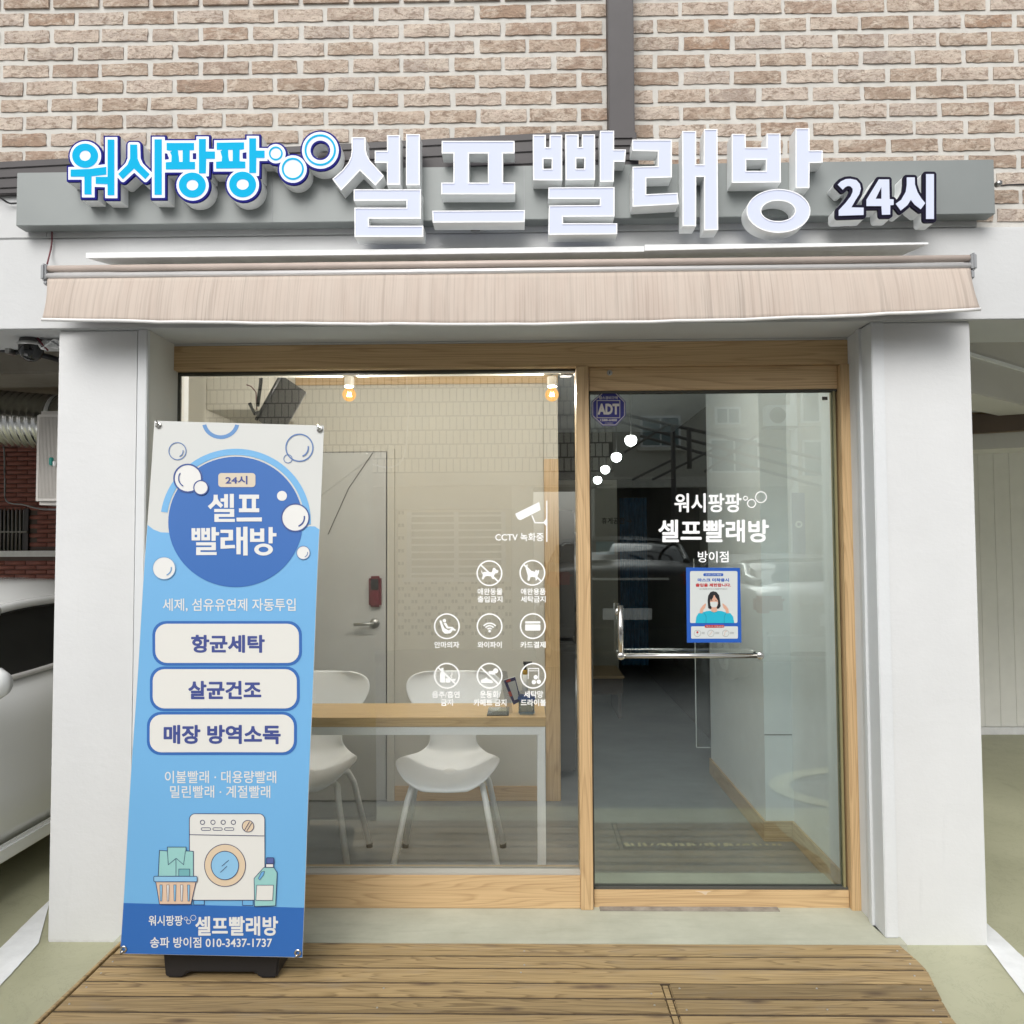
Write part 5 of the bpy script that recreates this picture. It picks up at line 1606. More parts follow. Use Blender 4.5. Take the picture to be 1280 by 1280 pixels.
def bub_out(x, y, r, w, m, lv=2, fill=None, hl=True):
    p = e5([(x, y)])[0]; r /= 3.556; w /= 3.556
    if fill: bp.poly(circ(p[0], p[1], r), fill, lv)
    if w: bp.ring(p[0], p[1], r, w, m, lv + 1)
    if hl: bp.arc(p[0], p[1], r * .68, r * .10, -10, 70, m, lv + 2)
PL = pcol(240, 240, 236)
OB = pcol(95, 130, 185)
bub_out(256, 192, 40, 4, OB); bub_out(798, 177, 63, 6, OB); bub_out(747, 226, 20, 3, OB, hl=False)
bub_out(303, 313, 65, 7, pcol(50, 80, 150), 5, PL, False)
q = e5([(303, 313)])[0]; bp.arc(q[0], q[1], 12, 1.4, 120, 215, pcol(50, 80, 150), 8)
bub_out(362, 355, 34, 5, pcol(50, 80, 150), 8, PL, False)
bub_out(721, 391, 22, 0, BB, 5, PL, False)
bub_out(781, 488, 64, 6, pcol(50, 80, 150), 5, PL, True)
bub_out(817, 644, 31, 3, OB, 5, PL, True); bub_out(200, 713, 51, 3, pcol(120, 170, 215), 5, PL, True)
bp.poly(rrect(273.2, 591.5, 319.6, 609, 4), pcol(225, 212, 190), 5)
bp.text('24시', 282.2, 595, 309.7, 605.6, NV, 6, .03)
def glyphs(idx, x0, y0, x1, y1, mat, lv):
    L_ = [[tr(l, *BIG[i][1]) for l in BIG[i][2]] for i in idx]
    al = [p for g in L_ for l in g for p in l]
    ax, bx = min(p[0] for p in al), max(p[0] for p in al); ay, by = min(p[1] for p in al), max(p[1] for p in al)
    for g in L_:
        bp.poly([[(x0 + (a - ax) / (bx - ax) * (x1 - x0), y0 + (b - ay) / (by - ay) * (y1 - y0)) for a, b in l] for l in g], mat, lv)
glyphs((0, 1, 2, 3), 260.2, 617.5, 294, 652.5, PL, 5); glyphs((4, 5), 296, 618.5, 327.7, 652, PL, 5)
glyphs((6, 7, 8, 9), 240, 659, 274.5, 694, PL, 5); glyphs((10, 11), 276, 658.5, 310, 694.5, PL, 5); glyphs((12, 13, 14), 313, 659, 346, 694.5, PL, 5)
bp.text('세제, 섬유유연제 자동투입', 204.3, 748.2, 370, 764.5, PL, 3, .008)
for (x0, y0, x1, y1), s, (tx0, ty0, tx1, ty1) in (((191.3, 776.3, 377.8, 832), '항균세탁', (239.4, 793.5, 331.4, 816)), ((188, 833, 375, 888.8), '살균건조', (235.8, 851, 327, 874)), ((184.5, 889.7, 371.6, 943.5), '매장 방역소독', (205.3, 906, 351.4, 930))):
    P_ = pcol(238, 237, 230)
    fine_poly(bp, rrect(x0, y0, x1, y1, 17), BB, 3)
    fine_poly(bp, rrect(x0 + 3.6, y0 + 3.4, x1 - 3.6, y1 - 3.4, 14.5), P_, 4)
    bp.text(s, tx0, ty0, tx1, ty1, NV, 5, .045)
bp.text('이불빨래 · 대용량빨래', 206.8, 963.3, 345.8, 978.8, PL, 3, .008)
bp.text('밀린빨래 · 계절빨래', 213.3, 981.7, 338.3, 997.2, PL, 3, .008)
# washing machine picture
INK, TN, MT, SKY = pcol(45, 55, 105), pcol(235, 212, 180), pcol(160, 215, 210), pcol(150, 205, 240)
def R6(x0, y0, x1, y1, r): (a, b), (c, d) = e6([(x0, y0), (x1, y1)]); return rrect(a, b, c, d, r / 3.368)
def olp(lp, fill, lv, w=.8):
    fine_poly(bp, lp, fill, lv, 12); bp.line(lp, w, INK, lv + 1, closed=True)
olp(R6(345, 893, 390, 912, 2), LB, 3); olp(R6(550, 893, 595, 915, 2), LB, 3)
olp(R6(328, 528, 645, 892, 24), P_, 5)
bp.line(e6([(329, 616), (643, 621)]), .8, INK, 7)
for x in (383, 427, 470, 513): bp.ring(*e6([(x, 564)])[0], 3.1, .8, INK, 7, n=20)
for x in (378, 427, 476): bp.line(R6(x, 587, x + 39, 598, 5), .7, INK, 7, closed=True)
c = e6([(575, 580)])[0]; olp(circ(c[0], c[1], 7.3, n=24), TN, 7); bp.line(e6([(560, 598), (582, 560)]), .8, INK, 9); bp.line(e6([(570, 600), (592, 565)]), .8, INK, 9)
c = e6([(478, 745)])[0]; olp(circ(c[0], c[1], 25.6, 26.4, 40), TN, 7); olp(circ(c[0], c[1], 17.2, 17.8, 36), SKY, 9)
bp.line(e6([(465, 748), (495, 722)]), .7, INK, 11); bp.line(e6([(459, 774), (487, 748)]), .7, INK, 11)
olp(e6([(203, 682), (236, 684), (236, 668), (314, 668), (314, 684), (345, 686), (345, 795), (197, 795)]), MT, 7)
bp.line(e6([(236, 684), (240, 742), (273, 715), (304, 742), (312, 684)]), .6, INK, 9); bp.line(e6([(272, 716), (272, 795)]), .6, INK, 9)
olp(e6([(284, 760), (330, 760), (330, 795), (284, 795)]), pcol(120, 185, 190), 9, .6)
olp(e6([(187, 812), (357, 812), (335, 908), (203, 908)]), pcol(236, 205, 178), 9)
olp(R6(180, 790, 362, 813, 5), SKY, 11)
for i in range(5):
    x = 210 + i * 29; olp(e6([(x - 5, 826), (x + 5, 826), (x + 3, 894), (x - 3, 894)]), SKY if i % 2 == 0 else PL, 11, .5)
olp(e6([(640, 755), (652, 752), (682, 752), (697, 775), (690, 915), (602, 918), (600, 800)]), MT, 7)
olp(R6(650, 738, 682, 753, 3), PL, 9); olp(R6(653, 712, 684, 737, 4), pcol(90, 105, 165), 9)
olp(e6([(612, 828), (682, 828), (678, 892), (608, 892)]), P_, 9, .6); olp(e6([(618, 800), (632, 772), (645, 770), (640, 785), (624, 806)]), LB, 9, .5)
bp.text('워시팡팡', 186, 1144, 229, 1157, PL, 4, .02)
bp.ring(232.5, 1148, 2.3, .6, PL, 4); bp.ring(236, 1152, 2.8, .6, PL, 4); bp.ring(242, 1147, 3.6, .6, PL, 4)
bp.text('셀프빨래방', 244.5, 1145, 347.8, 1169.5, PL, 4, .035)
bp.text('송파 방이점 010-3437-1737', 188, 1171, 340.4, 1184.5, PL, 4, .015)
bp.build('print', sheet)
for (px, py) in ((198.5, 532), (400, 537), (155, 1186), (372.5, 1190.5)):
    c = Vector(bmap(px, py, 0))
    g = obj('grommet', MB().lathe([(.006, -.002), (.011, -.002), (.012, 0), (.011, .0), (.006, .0)], (c.x, c.y - .003, c.z), 'Y', 16), M['steel'], bn)
    dn = 1 if py > 900 else -1
    obj('hook', MB().tube([(c.x, c.y - .008, c.z), (c.x - .004, c.y - .012, c.z - .010 * dn), (c.x - .010, c.y + .004, c.z - .018 * dn), (c.x - .008, c.y + .03, c.z - .006 * dn)], .0035, 8), M['steel'], bn)
bx0, bx1 = atz(206, 1224, dz).x, atz(349, 1221, dz).x
bY0 = atz(270, 1224, dz + .001).y
bs = MB().prism([[(bx0 + .005, .034), (bx0 + .06, .034), (bx0 + .075, .052), (bx1 - .075, .052), (bx1 - .06, .034), (bx1 - .005, .034), (bx1, .045), (bx1 + .008, .12), (bx1 - .01, .135), (bx0 + .01, .135), (bx0 - .008, .12), (bx0, .045)]], bY0, bY0 + .30)
obj('weighted_base', bs, M['black'], bn, .006, 3)
pc = (bx0 + bx1) / 2
obj('pole', MB().tube([(pc, bY0 + .12, .13), (pc + .01, (cTL.y + cTR.y) / 2 + .03, (cTL.z + cTR.z) / 2 - .25)], .011, 10), M['steel_dull'], bn)
hub = Vector((pc + .01, (cTL.y + cTR.y) / 2 + .035, (cTL.z + cTR.z) / 2 - .25))
for c in (cTL, cTR):
    obj('arm', MB().tube([hub, (c + Vector((.006 if c is cTL else -.006, .012, -.02)))], .004, 8), M['dark_grey'], bn)
lhub = Vector((pc, bY0 + .115, .20))
for c in (cBL, cBR):
    obj('arm', MB().tube([lhub, c + Vector((.01 if c is cBL else -.01, .02, .03))], .004, 8), M['dark_grey'], bn)

# ================================================================== CARS
def catmull(ctrl, n):
    out = []; m = len(ctrl) - 1
    for i in range(n + 1):
        f = i / n * m; k = min(int(f), m - 1); t = f - k
        p0, p1, p2, p3 = (np.array(ctrl[j], float) for j in (max(k - 1, 0), k, k + 1, min(k + 2, m)))
        out.append(.5 * ((2 * p1) + (p2 - p0) * t + (2 * p0 - 5 * p1 + 4 * p2 - p3) * t * t + (3 * p1 - p0 - 3 * p2 + p3) * t ** 3))
    return out
def make_car(label, loc, rotz, paint, tall=0.0, plate=None):
    """nose along local +x; sheet metal body, dark glasshouse, roof, wheels, lamps, mirrors"""
    t = thing('parked_car', label, 'car', loc, None, rotz)
    k = dict(local=True)
    #        x     half   zlow  belt  crown(top centre)
    st_ = [(-2.34, .62, .46, .80 + tall, .84 + tall), (-2.28, .80, .34, .93 + tall, .97 + tall), (-2.0, .88, .26, 1.02 + tall, 1.07 + tall), (-1.4, .905, .22, 1.03 + tall, 1.07 + tall), (-.6, .91, .19, .99 + tall * .9, 1.02 + tall), (.2, .91, .19, .95 + tall * .8, .98 + tall),
           (.85, .905, .20, .93 + tall * .7, .98 + tall), (1.4, .89, .22, .88 + tall * .6, .95 + tall * .8), (1.9, .86, .24, .80 + tall * .5, .86 + tall * .7), (2.2, .76, .26, .68 + tall * .4, .73 + tall * .5), (2.33, .60, .32, .56 + tall * .3, .60 + tall * .4)]
    S = catmull(st_, 60); mb = MB(); vs = []
    for x, w, zl, zb_, zc_ in S:
        half = [(0, zl), (w * .80, zl), (w * .93, zl + .03), (w * .985, zl + .13), (w, zl + (zb_ - zl) * .38), (w * .985, zl + (zb_ - zl) * .62), (w * .995, zl + (zb_ - zl) * .74), (w * .965, zb_ - .05), (w * .90, zb_), (w * .60, zb_ + (zc_ - zb_) * .7), (0, zc_)]
        ring = [(y, z) for y, z in half] + [(-y, z) for y, z in half[-2:0:-1]]
        vs += [(x, y, z) for y, z in ring]
    n = 20; fs = [(i * n + j, i * n + (j + 1) % n, (i + 1) * n + (j + 1) % n, (i + 1) * n + j) for i in range(60) for j in range(n)]
    fs += [tuple(range(n)), tuple(60 * n + j for j in reversed(range(n)))]
    mb.add(vs, fs, True)
    obj('body', mb, paint, t, **k)
    # glasshouse: belt line and roof line stations
    gh = [(-1.95, .70, 1.03, 1.05), (-1.55, .78, 1.03, 1.25), (-1.1, .82, 1.03, 1.29), (-.5, .835, 1.0, 1.335), (.05, .83, .97, 1.34), (.45, .82, .96, 1.27), (.85, .80, .955, 1.12), (1.12, .77, .95, .97)]
    G = catmull(gh, 40)
    gl = MB(); vs = []
    for x, w, zb_, zr_ in G:
        zb_ += tall * .85; zr_ += tall
        h = max(zr_ - zb_, .005)
        half = [(w + .03, zb_ - .02), (w - .04 * min(1, h * 3), zb_ + h * .35), (w - .13 * min(1, h * 2.5), zb_ + h * .72), (w - .22 * min(1, h * 2.5), zb_ + h * .93), (w * .45, zr_), (0, zr_ + .005)]
        vs += [(x, y, z) for y, z in half] + [(x, -y, z) for y, z in half[-2::-1]]
    n = 11
    gl.add(vs, [(i * n + j, i * n + j + 1, (i + 1) * n + j + 1, (i + 1) * n + j) for i in range(40) for j in range(n - 1)], True)
    obj('windows', gl, M['dark_glass'], t, **k)
    # roof and pillars as strips standing 6 mm off the glass
    def strip(name, i0, i1, rows, mat):
        m = MB(); v = []
        for i in range(i0, i1 + 1):
            for j in rows:
                p = Vector(vs[i * n + j]); sgn = 1 if p.y > .01 else (-1 if p.y < -.01 else 0)
                v.append(tuple(p + Vector((0, .007 * sgn, .007))))
        q = len(rows)
        m.add(v, [(a * q + b, a * q + b + 1, (a + 1) * q + b + 1, (a + 1) * q + b) for a in range(i1 - i0) for b in range(q - 1)], True)
        return obj(name, m, mat, t, **k)
    strip('roof', 11, 26, list(range(2, 9)), paint)
    def rail(pts, r, mat, name='pillar'):
        obj(name, MB().tube(pts, r, 8), mat, t, **k)
    for s in (1, -1):
        def gp(i, j): 
            p = Vector(vs[i * n + (j if s > 0 else n - 1 - j)]); return (p.x, p.y + .004 * s, p.z)
        rail([gp(i, 2 if i < 34 else 1) for i in range(25, 40, 2)], .032, paint)
        rail([gp(i, 2 if i > 6 else 1) for i in range(1, 13, 2)], .05, paint)
        rail([gp(i, 2) for i in range(9, 30)], .022, paint, 'roof_rail')
        rail([gp(19, 0), gp(19, 1), gp(19, 2)], .022, M['black'])
        rail([gp(i, 0) for i in range(2, 38)], .012, M['alu'], 'belt_trim')
        # doors gaps, sill, handle, mirror
        w0 = .912
        obj('sill_trim', MB().box(-1.0, 1.0, s * (w0 - .03), s * (w0 + .005), .20, .27), paint, t, bevel=.012, **k)
        for x in (-1.02, -.08, .98):
            rail([(x, s * (w0 - .012), .36), (x, s * (w0 + .0015), .58), (x, s * (w0 - .010), .80), (x - .01, s * (w0 - .05), .93 + tall * .8)], .0045, M['seal'], 'door_gap')
        for x in (-1.0, -.30):
            obj('door_handle', MB().box(x, x + .17, s * (w0 - .02), s * (w0 + .028), .80 + tall * .6, .83 + tall * .6), paint, t, bevel=.01, **k)
        mi = obj('mirror', MB().lathe([(0, -.11), (.035, -.105), (.062, -.08), (.076, -.03), (.08, .02), (.076, .06), (.05, .085), (0, .09)], (0, 0, 0), 'Y', 20), paint, t, **k)
        mi.location = (.72, s * 1.0, .985 + tall * .8); mi.scale = (.85, 1.25, .82)
        obj('mirror_arm', MB().box(.67, .75, s * .83, s * .95, .96 + tall * .8, .99 + tall * .8), M['black'], t, bevel=.008, **k)
        for x in (-1.38, 1.42):
            wh = obj('wheel', MB().lathe([(.20, -.10), (.30, -.105), (.325, -.08), (.33, 0), (.325, .08), (.30, .105), (.20, .10)], (x, s * .82, .33), 'Y', 32), M['rubber'], t, **k)
            obj('wheel_arch', MB().lathe([(0, 0), (.375, 0), (.385, .004), (.385, -.10)], (x, s * (w0 - .012) if s > 0 else s * (w0 - .012), .35), 'Y', 32), M['black'], t, **k)
            rm = MB().lathe([(.0, 0), (.03, .005), (.05, -.005)], (x, s * .93, .33), 'Y', 16)
            for q in range(5):
                a = 2 * math.pi * q / 5
                ca, sa = math.cos(a), math.sin(a)
                for dd_ in (-.35, .35):
                    cb, sb = math.cos(a + dd_), math.sin(a + dd_)
                    rm.tube([(x + .03 * ca, s * .928, .33 + .03 * sa), (x + .225 * math.cos(a + dd_ * .6), s * .925, .33 + .225 * math.sin(a + dd_ * .6))], .014, 6)
            rm.lathe([(.215, -.01), (.235, .0), (.24, -.02), (.235, -.05)], (x, s * .925, .33), 'Y', 28)
            obj('rim', rm, M['alu'], wh, **k)
        obj('headlight', MB().box(2.02, 2.24, s * .55, s * .80, .60 + tall * .4, .70 + tall * .4), M['alu_dull'], t, bevel=.03, **k)
        obj('tail_lamp', MB().box(-2.345, -2.18, s * .58, s * .86, .78 + tall, .95 + tall), M['tail_red'], t, bevel=.03, **k)
    obj('rear_bumper', MB().box(-2.40, -2.22, -.80, .80, .36, .60), paint, t, bevel=.04, bseg=3, **k)
    obj('bumper_slot', MB().box(-2.405, -2.35, -.55, .55, .37, .42), M['black'], t, bevel=.005, **k)
    obj('trim_strip', MB().box(-2.375, -2.34, -.45, .45, .86 + tall, .885 + tall), M['alu'], t, bevel=.004, **k)
    pl_ = obj('number_plate', MB().box(-2.405, -2.36, -.26, .26, .66, .78), M['vinyl'], t, bevel=.003, **k)
    if plate:
        v, f = text_geo(plate, .01)
        m = MB().add([(-2.4075, .22 - .44 * a, .685 + .07 * b) for a, b in v], f)
        obj('lettering', m, M['black'], pl_, recalc=False, **k)
    return t
make_car('white car parked in the dark bay left of the shop, mirror and door showing', (-3.08, .74, -.04), rad(-90), M['car_white'])
make_car('silver car with plate 5960 parked across the lane, mirrored in the shop door', (3.12, -6.75, 0), rad(-90), M['car_silver'], plate='5960')
make_car('black tall car parked across the lane, mirrored behind the door poster', (1.16, -7.5, 0), rad(-88), M['car_dark'], tall=.22)

# ================================================================== LEFT PARKING BAY
structure('bay_ceiling', MB().box(-9, XL - .121, .201, 12, 2.68, 2.77), M['concrete_dark'])
structure('bay_ceiling', MB().box(XR + .151, 9, .201, 12, 2.50, 2.62), M['soffit'])
lw_ = thing('shop_side_wall', 'plastered outer side wall of the shop running back into the dark bay', 'wall', (XL - .13, 1, 0))
obj('wall', MB().box(XL - .145, XL - .1211, .47, 7.2, 0, 2.679), M['wall_far'], lw_)
cb_ = thing('ceiling_beam', 'dark dropped concrete beam under the ceiling of the left parking bay', 'beam', (-4, 1.2, 2.3))
obj('beam', MB().box(-9, XL - .15, 1.5, 1.9, 2.46, 2.679), M['concrete_dark'], cb_, .01)
YW2 = 5.0
bw = thing('maroon_brick_wall', 'maroon ribbed brick wall behind the parked white car in the left bay', 'wall', (-5, YW2, 0))
obj('mortar_bed', MB().box(-9, XL - .15, YW2, YW2 + .2, 0, 2.679), M['dark_mortar'], bw)
bwx0, bwx1 = at(-30, 690, YW2).x, at(37, 690, YW2).x
bwz0, bwz1 = at(20, 688, YW2).z, at(20, 636, YW2).z
lz0, lz1 = at(20, 696, YW2).z, at(20, 688.5, YW2).z
s5 = F_PX / (YW2 + 3)
ph_, pw_ = 5.75 / s5, 27 / s5
me_b = MB().tube([(-pw_ / 2 + .003, 0, 0), (pw_ / 2 - .003, 0, 0)], ph_ * .46, 8).mesh('brick', M['red_brick'])
r = 0; z = ph_ * .5; cnt = 0
rest_mb = MB()
while z < 2.66:
    x = XL - .15 - pw_ / 2 - (pw_ / 2 if r % 2 else 0)
    while x > -8.8:
        hide = (bwx0 - pw_ / 2 < x < bwx1 + pw_ * .2 and bwz0 < z < bwz1) or lz0 - ph_ * .5 < z < lz1 + ph_ * .4
        if not hide:
            if z > .95 and x > -5.75:
                b = bpy.data.objects.new('brick', me_b); COL.objects.link(b); b.parent = bw
                b.location = (x + 5, 0, z); b.scale = (1, .5, 1); cnt += 1
            else:
                rest_mb.box(x - pw_ / 2 + .004, x + pw_ / 2 - .004, YW2 - .018, YW2 + .01, z - ph_ * .44, z + ph_ * .44)
        x -= pw_
    z += ph_; r += 1
obj('brick', rest_mb, M['red_brick'], bw, kind='stuff')
obj('ledge', MB().box(-9, XL - .15, YW2 - .05, YW2 - .001, lz0, lz1), M['alu_dull'], bw, .004)
wn_ = thing('barred_window', 'small dark window with iron bars in the maroon brick wall', 'window', (bwx0, YW2 - .02, bwz0))
obj('dark_pane', MB().box(bwx0, bwx1, YW2 - .004, YW2 + .002, bwz0, bwz1), M['dark_glass'], wn_)
obj('side_trim', MB().box(bwx1 - .05, bwx1 - .002, YW2 - .03, YW2 - .005, bwz0, bwz1), M['brown_metal'], wn_)
for i in range(16):
    x = bwx0 + .04 + i * 5.0 / s5
    if x < bwx1 - .06:
        obj('bar', MB().tube([(x, YW2 - .045, bwz0), (x, YW2 - .045, bwz1)], .008, 6), M['iron'], wn_)
zm_ = at(20, 665, YW2).z
obj('cross_bar', MB().box(bwx0, bwx1, YW2 - .056, YW2 - .036, zm_ - .008, zm_ + .008), M['iron'], wn_)
# spiral duct
YDk = 2.6
sD = F_PX / (YDk + 3)
zd, rd_ = at(10, 531, YDk).z, 35.5 / sD
du = thing('ventilation_duct', 'silver corrugated flexible duct hanging under the ceiling of the left bay', 'duct', (-3.5, YDk, zd))
prof = []; x = -5.2
while x < at(86, 530, YDk).x:
    prof += [(rd_ * .93, x), (rd_, x + .018), (rd_ * 1.0, x + .032), (rd_ * .93, x + .050)]
    x += .050
dm = MB().lathe(prof, (0, YDk, zd), 'X', 40)
dm.v = [(a, b, c - .10 * (a + 3.2) ** 1 * (.9)) for a, b, c in dm.v]
obj('flexible_tube', dm, M['duct'], du)
for xx in (-4.4, -3.3):
    obj('strap', MB().lathe([(rd_ * 1.02, -.015), (rd_ * 1.03, 0), (rd_ * 1.02, .015)], (xx, YDk, zd - .09 * (xx + 3.2)), 'X', 32), M['alu_dull'], du)
    obj('hanger', MB().box(xx - .01, xx + .01, YDk - .005, YDk + .005, zd + rd_ - .09 * (xx + 3.2), 2.68), M['steel_dull'], du)
# meter cabinet
ym = .62
m0, m1 = at(41.5, 631, ym), at(74, 513, ym)
mbx = thing('meter_cabinet', 'beige grey ribbed meter cabinet with a green tag on the wall behind the left pillar', 'electrical box', (m0.x, ym, m0.z))
obj('cabinet', MB().box(m0.x, XL - .145, ym, ym + .18, m0.z, m1.z), M['meter_box'], mbx, .018, 4)
for i in range(13):
    x = m0.x + .022 + i * 1.75 / (F_PX / (ym + 3))
    obj('rib', MB().box(x, x + .0035, ym - .004, ym + .002, m0.z + .03, m1.z - .03), M['meter_box'], mbx, .001)
gx_ = at(66, 577, ym)
obj('latch', MB().box(gx_.x - .010, gx_.x + .006, ym - .016, ym + .001, gx_.z - .018, gx_.z + .018), M['green_tag'], mbx, .003)
obj('latch_pin', MB().box(gx_.x + .006, gx_.x + .018, ym - .014, ym + .001, gx_.z - .022, gx_.z + .002), M['vinyl'], mbx, .003)
# cables in the bay
cable('cable', [at(-10, 560, 3.0), at(4, 556, 3.0), at(6, 600, 3.0), at(8, 626, 3.0), at(30, 631, 2.6), at(50, 636, 2.0), at(76, 637, 1.0)], .006, M['plastic_grey'], 'grey cable running down the maroon bricks and along below the cabinet')
cable('cable', [at(-20, 436, .30), at(10, 438, .30), at(40, 442, .30), at(60, 446, .34), at(80, 452, .4)], .012, M['black'], 'thick black cable clipped under the beam of the left bay')
cl_ = at(11, 438, .27)
tag(obj('cable_clamp', MB().box(cl_.x - .012, cl_.x + .012, .26, .31, cl_.z - .014, cl_.z + .016), M['steel_dull'], bevel=.003), 'small metal clamp holding the thick black cable', 'clamp')
# round dome lamp under the beam
yl = .12
lc = at(39, 430, yl); rl = 15.5 / (F_PX / (yl + 3))
lp_ = thing('dome_lamp', 'round dark dome lamp with loose red and white wires under the beam', 'lamp', tuple(lc))
obj('base', MB().lathe([(0, zb), (rl * .8, zb), (rl * .9, zb - .012), (rl * .9, zb - .02)], (lc.x, yl, 0), 'Z', 28), M['dark_grey'], lp_)
obj('dome', MB().lathe([(rl * .95, zb - .02), (rl * .93, zb - .05), (rl * .7, zb - .075), (rl * .35, zb - .088), (0, zb - .090)], (lc.x, yl, 0), 'Z', 28), M['dark_glass'], lp_)
obj('ring', MB().lathe([(rl * .93, zb - .017), (rl * 1.03, zb - .020), (rl * 1.03, zb - .026), (rl * .95, zb - .030)], (lc.x, yl, 0), 'Z', 28), M['steel_dull'], lp_)
for (pts, mt) in ((((42, 412), (48, 424), (54, 432), (60, 438)), M['maroon']), (((38, 412), (44, 424), (52, 436), (58, 437)), M['vinyl']), (((52, 436), (60, 430), (68, 424), (76, 428)), M['vinyl']), (((50, 421), (58, 425), (66, 427), (74, 432)), M['plastic_grey'])):
    obj('wire', MB().tube([tuple(at(a, b, yl - .02)) for a, b in pts], .0035, 6), mt, lp_)
for (a, b) in ((57, 429), (66, 431), (70, 427)):
    p = at(a, b, yl)
    obj('junction', MB().box(p.x - .013, p.x + .013, yl - .01, yl + .03, p.z - .010, p.z + .010), M['alu_dull'], lp_, .004)

# ================================================================== RIGHT PARKING BAY
YR2 = atz(1250, 918, 0).y
pw = thing('panel_wall', 'off-white vertical sheet panel wall closing the right parking bay', 'wall', (3.6, YR2, 0))
zpt = at(1250, 556, YR2).z
obj('backing', MB().box(XR + .15, 9, YR2 + .012, YR2 + .12, .0, zpt), M['panel_white'], pw)
x = XR + .16
while x < 6.5:
    obj('panel', MB().box(x, x + .1185, YR2, YR2 + .0119, .06, zpt - .002), M['panel_white'], pw, .0015)
    x += .120
obj('base_rail', MB().box(XR + .15, 9, YR2 - .012, YR2 - .001, .0, .055), M['alu_dull'], pw, .002)
obj('head_rail', MB().box(XR + .15, 9, YR2 - .02, YR2 + .13, zpt + .001, zpt + .03), M['panel_white'], pw, .002)
obj('wall', MB().box(XR + .15, 9, YR2 + .03, YR2 + .13, zpt + .031, 2.50), M['soffit'], pw)
sw = thing('shop_outer_wall', 'white outer side wall of the shop facing the right parking bay', 'wall', (XR + .15, 1.5, 0))
obj('wall', MB().box(XR + .1411, XR + .15, .47, 7.2, 0, 2.5), M['room_white'], sw)
dbm = thing('diagonal_beam', 'pale diagonal dropped beam under the ceiling of the right bay', 'beam', (2.2, .7, 2.2))
A1_, A2_ = at(1210, 440, .54), at(1300, 468, 1.02)
zt_, zb2 = 2.50, 2.12
def slab_beam(p, q, z0, z1, th):
    d = (Vector((q[0], q[1], 0)) - Vector((p[0], p[1], 0))).normalized(); n_ = Vector((-d.y, d.x, 0)) * th
    P = [Vector((p[0], p[1], 0)), Vector((q[0], q[1], 0))]
    b = [P[0], P[1], P[1] + n_, P[0] + n_]
    return MB().add([(v.x, v.y, z0) for v in b] + [(v.x, v.y, z1) for v in b], [(0, 3, 2, 1), (4, 5, 6, 7), (0, 1, 5, 4), (1, 2, 6, 5), (2, 3, 7, 6), (3, 0, 4, 7)])
obj('beam', slab_beam((1.95, .53), (3.6, 1.80), 2.125, 2.499, .22), M['soffit'], dbm, .005)
obj('cove_edge', slab_beam((1.95, .515), (3.6, 1.785), 2.285, 2.30, .012), M['room_white'], dbm)
wbx = thing('wood_ceiling_panel', 'brown timber ceiling panel seen beyond the diagonal beam of the right bay', 'panel', (2.6, 1.4, 2.1))
obj('board', MB().box(2.28, 3.5, 1.3, 2.3, 2.14, 2.16), M['ceil_wood'], wbx, .002)
obj('fascia', slab_beam((2.26, 1.30), (2.95, .98), 2.04, 2.14, .02), M['ceil_brown'], wbx, .002)
obj('return_beam', slab_beam((2.26, 1.32), (3.2, .90), 1.955, 2.038, .25), M['soffit'], wbx, .003)
cable('rod', [at(1240, 551, 3.0), at(1300, 553, 3.0)], .006, M['black'], 'thin dark rod under the ceiling of the right bay', 'rod')

# ================================================================== ACROSS THE LANE (mirrored in the glass)
def rpt(px, py, Y):
    """place on the plane y = Y whose mirror image shows at that pixel"""
    p = at(px, py, 2 * YG - Y); return Vector((p.x, Y, p.z))
YO = -7.7
tbd = thing('tiled_building', 'cream tiled building across the lane mirrored in the big window', 'building', (-2, YO, 0))
bxr = rpt(766, 560, YO).x; bxr2 = .10
zband0, zband1 = rpt(550, 608, YO).z, rpt(550, 592, YO).z
obj('wall', MB().box(-8, bxr2, YO - 4, YO - .25, 0, zband0), M['wall_far'], tbd)
obj('upper_wall', MB().box(-8, bxr, YO - 4, YO - .012, zband1 + .001, 4.20), M['tile_joint'], tbd)
obj('stone_band', MB().box(-8, bxr, YO - .30, YO + .12, zband0 + .001, zband1), M['stone_band'], tbd, .01)
obj('pier', MB().box(rpt(465, 700, YO).x, rpt(495, 700, YO).x, YO - .249, YO, 0, zband0), M['stone_band'], tbd)
obj('pier', MB().box(rpt(640, 700, YO).x, bxr2, YO - .249, YO - .02, 0, zband0), M['panel_white'], tbd)
obj('lintel', MB().box(rpt(495, 700, YO).x + .001, rpt(640, 700, YO).x - .001, YO - .249, YO, rpt(550, 636, YO).z, zband0), M['stone_band'], tbd)
sO = F_PX / (2 * YG - YO + 3)
tw, th_ = 8.7 / sO, 17.8 / sO
tl = MB(); z = zband1 + .03; r = 0
while z < 4.12:
    x = bxr - .01 - (tw / 2 if r % 2 else 0)
    while x > -8:
        tl.box(x - tw + .016, x, YO - .012, YO + random.uniform(-.002, .002), z, z + th_ - .022); x -= tw
    z += th_; r += 1
obj('tile', tl, M['tile_cream'], tbd, kind='stuff')
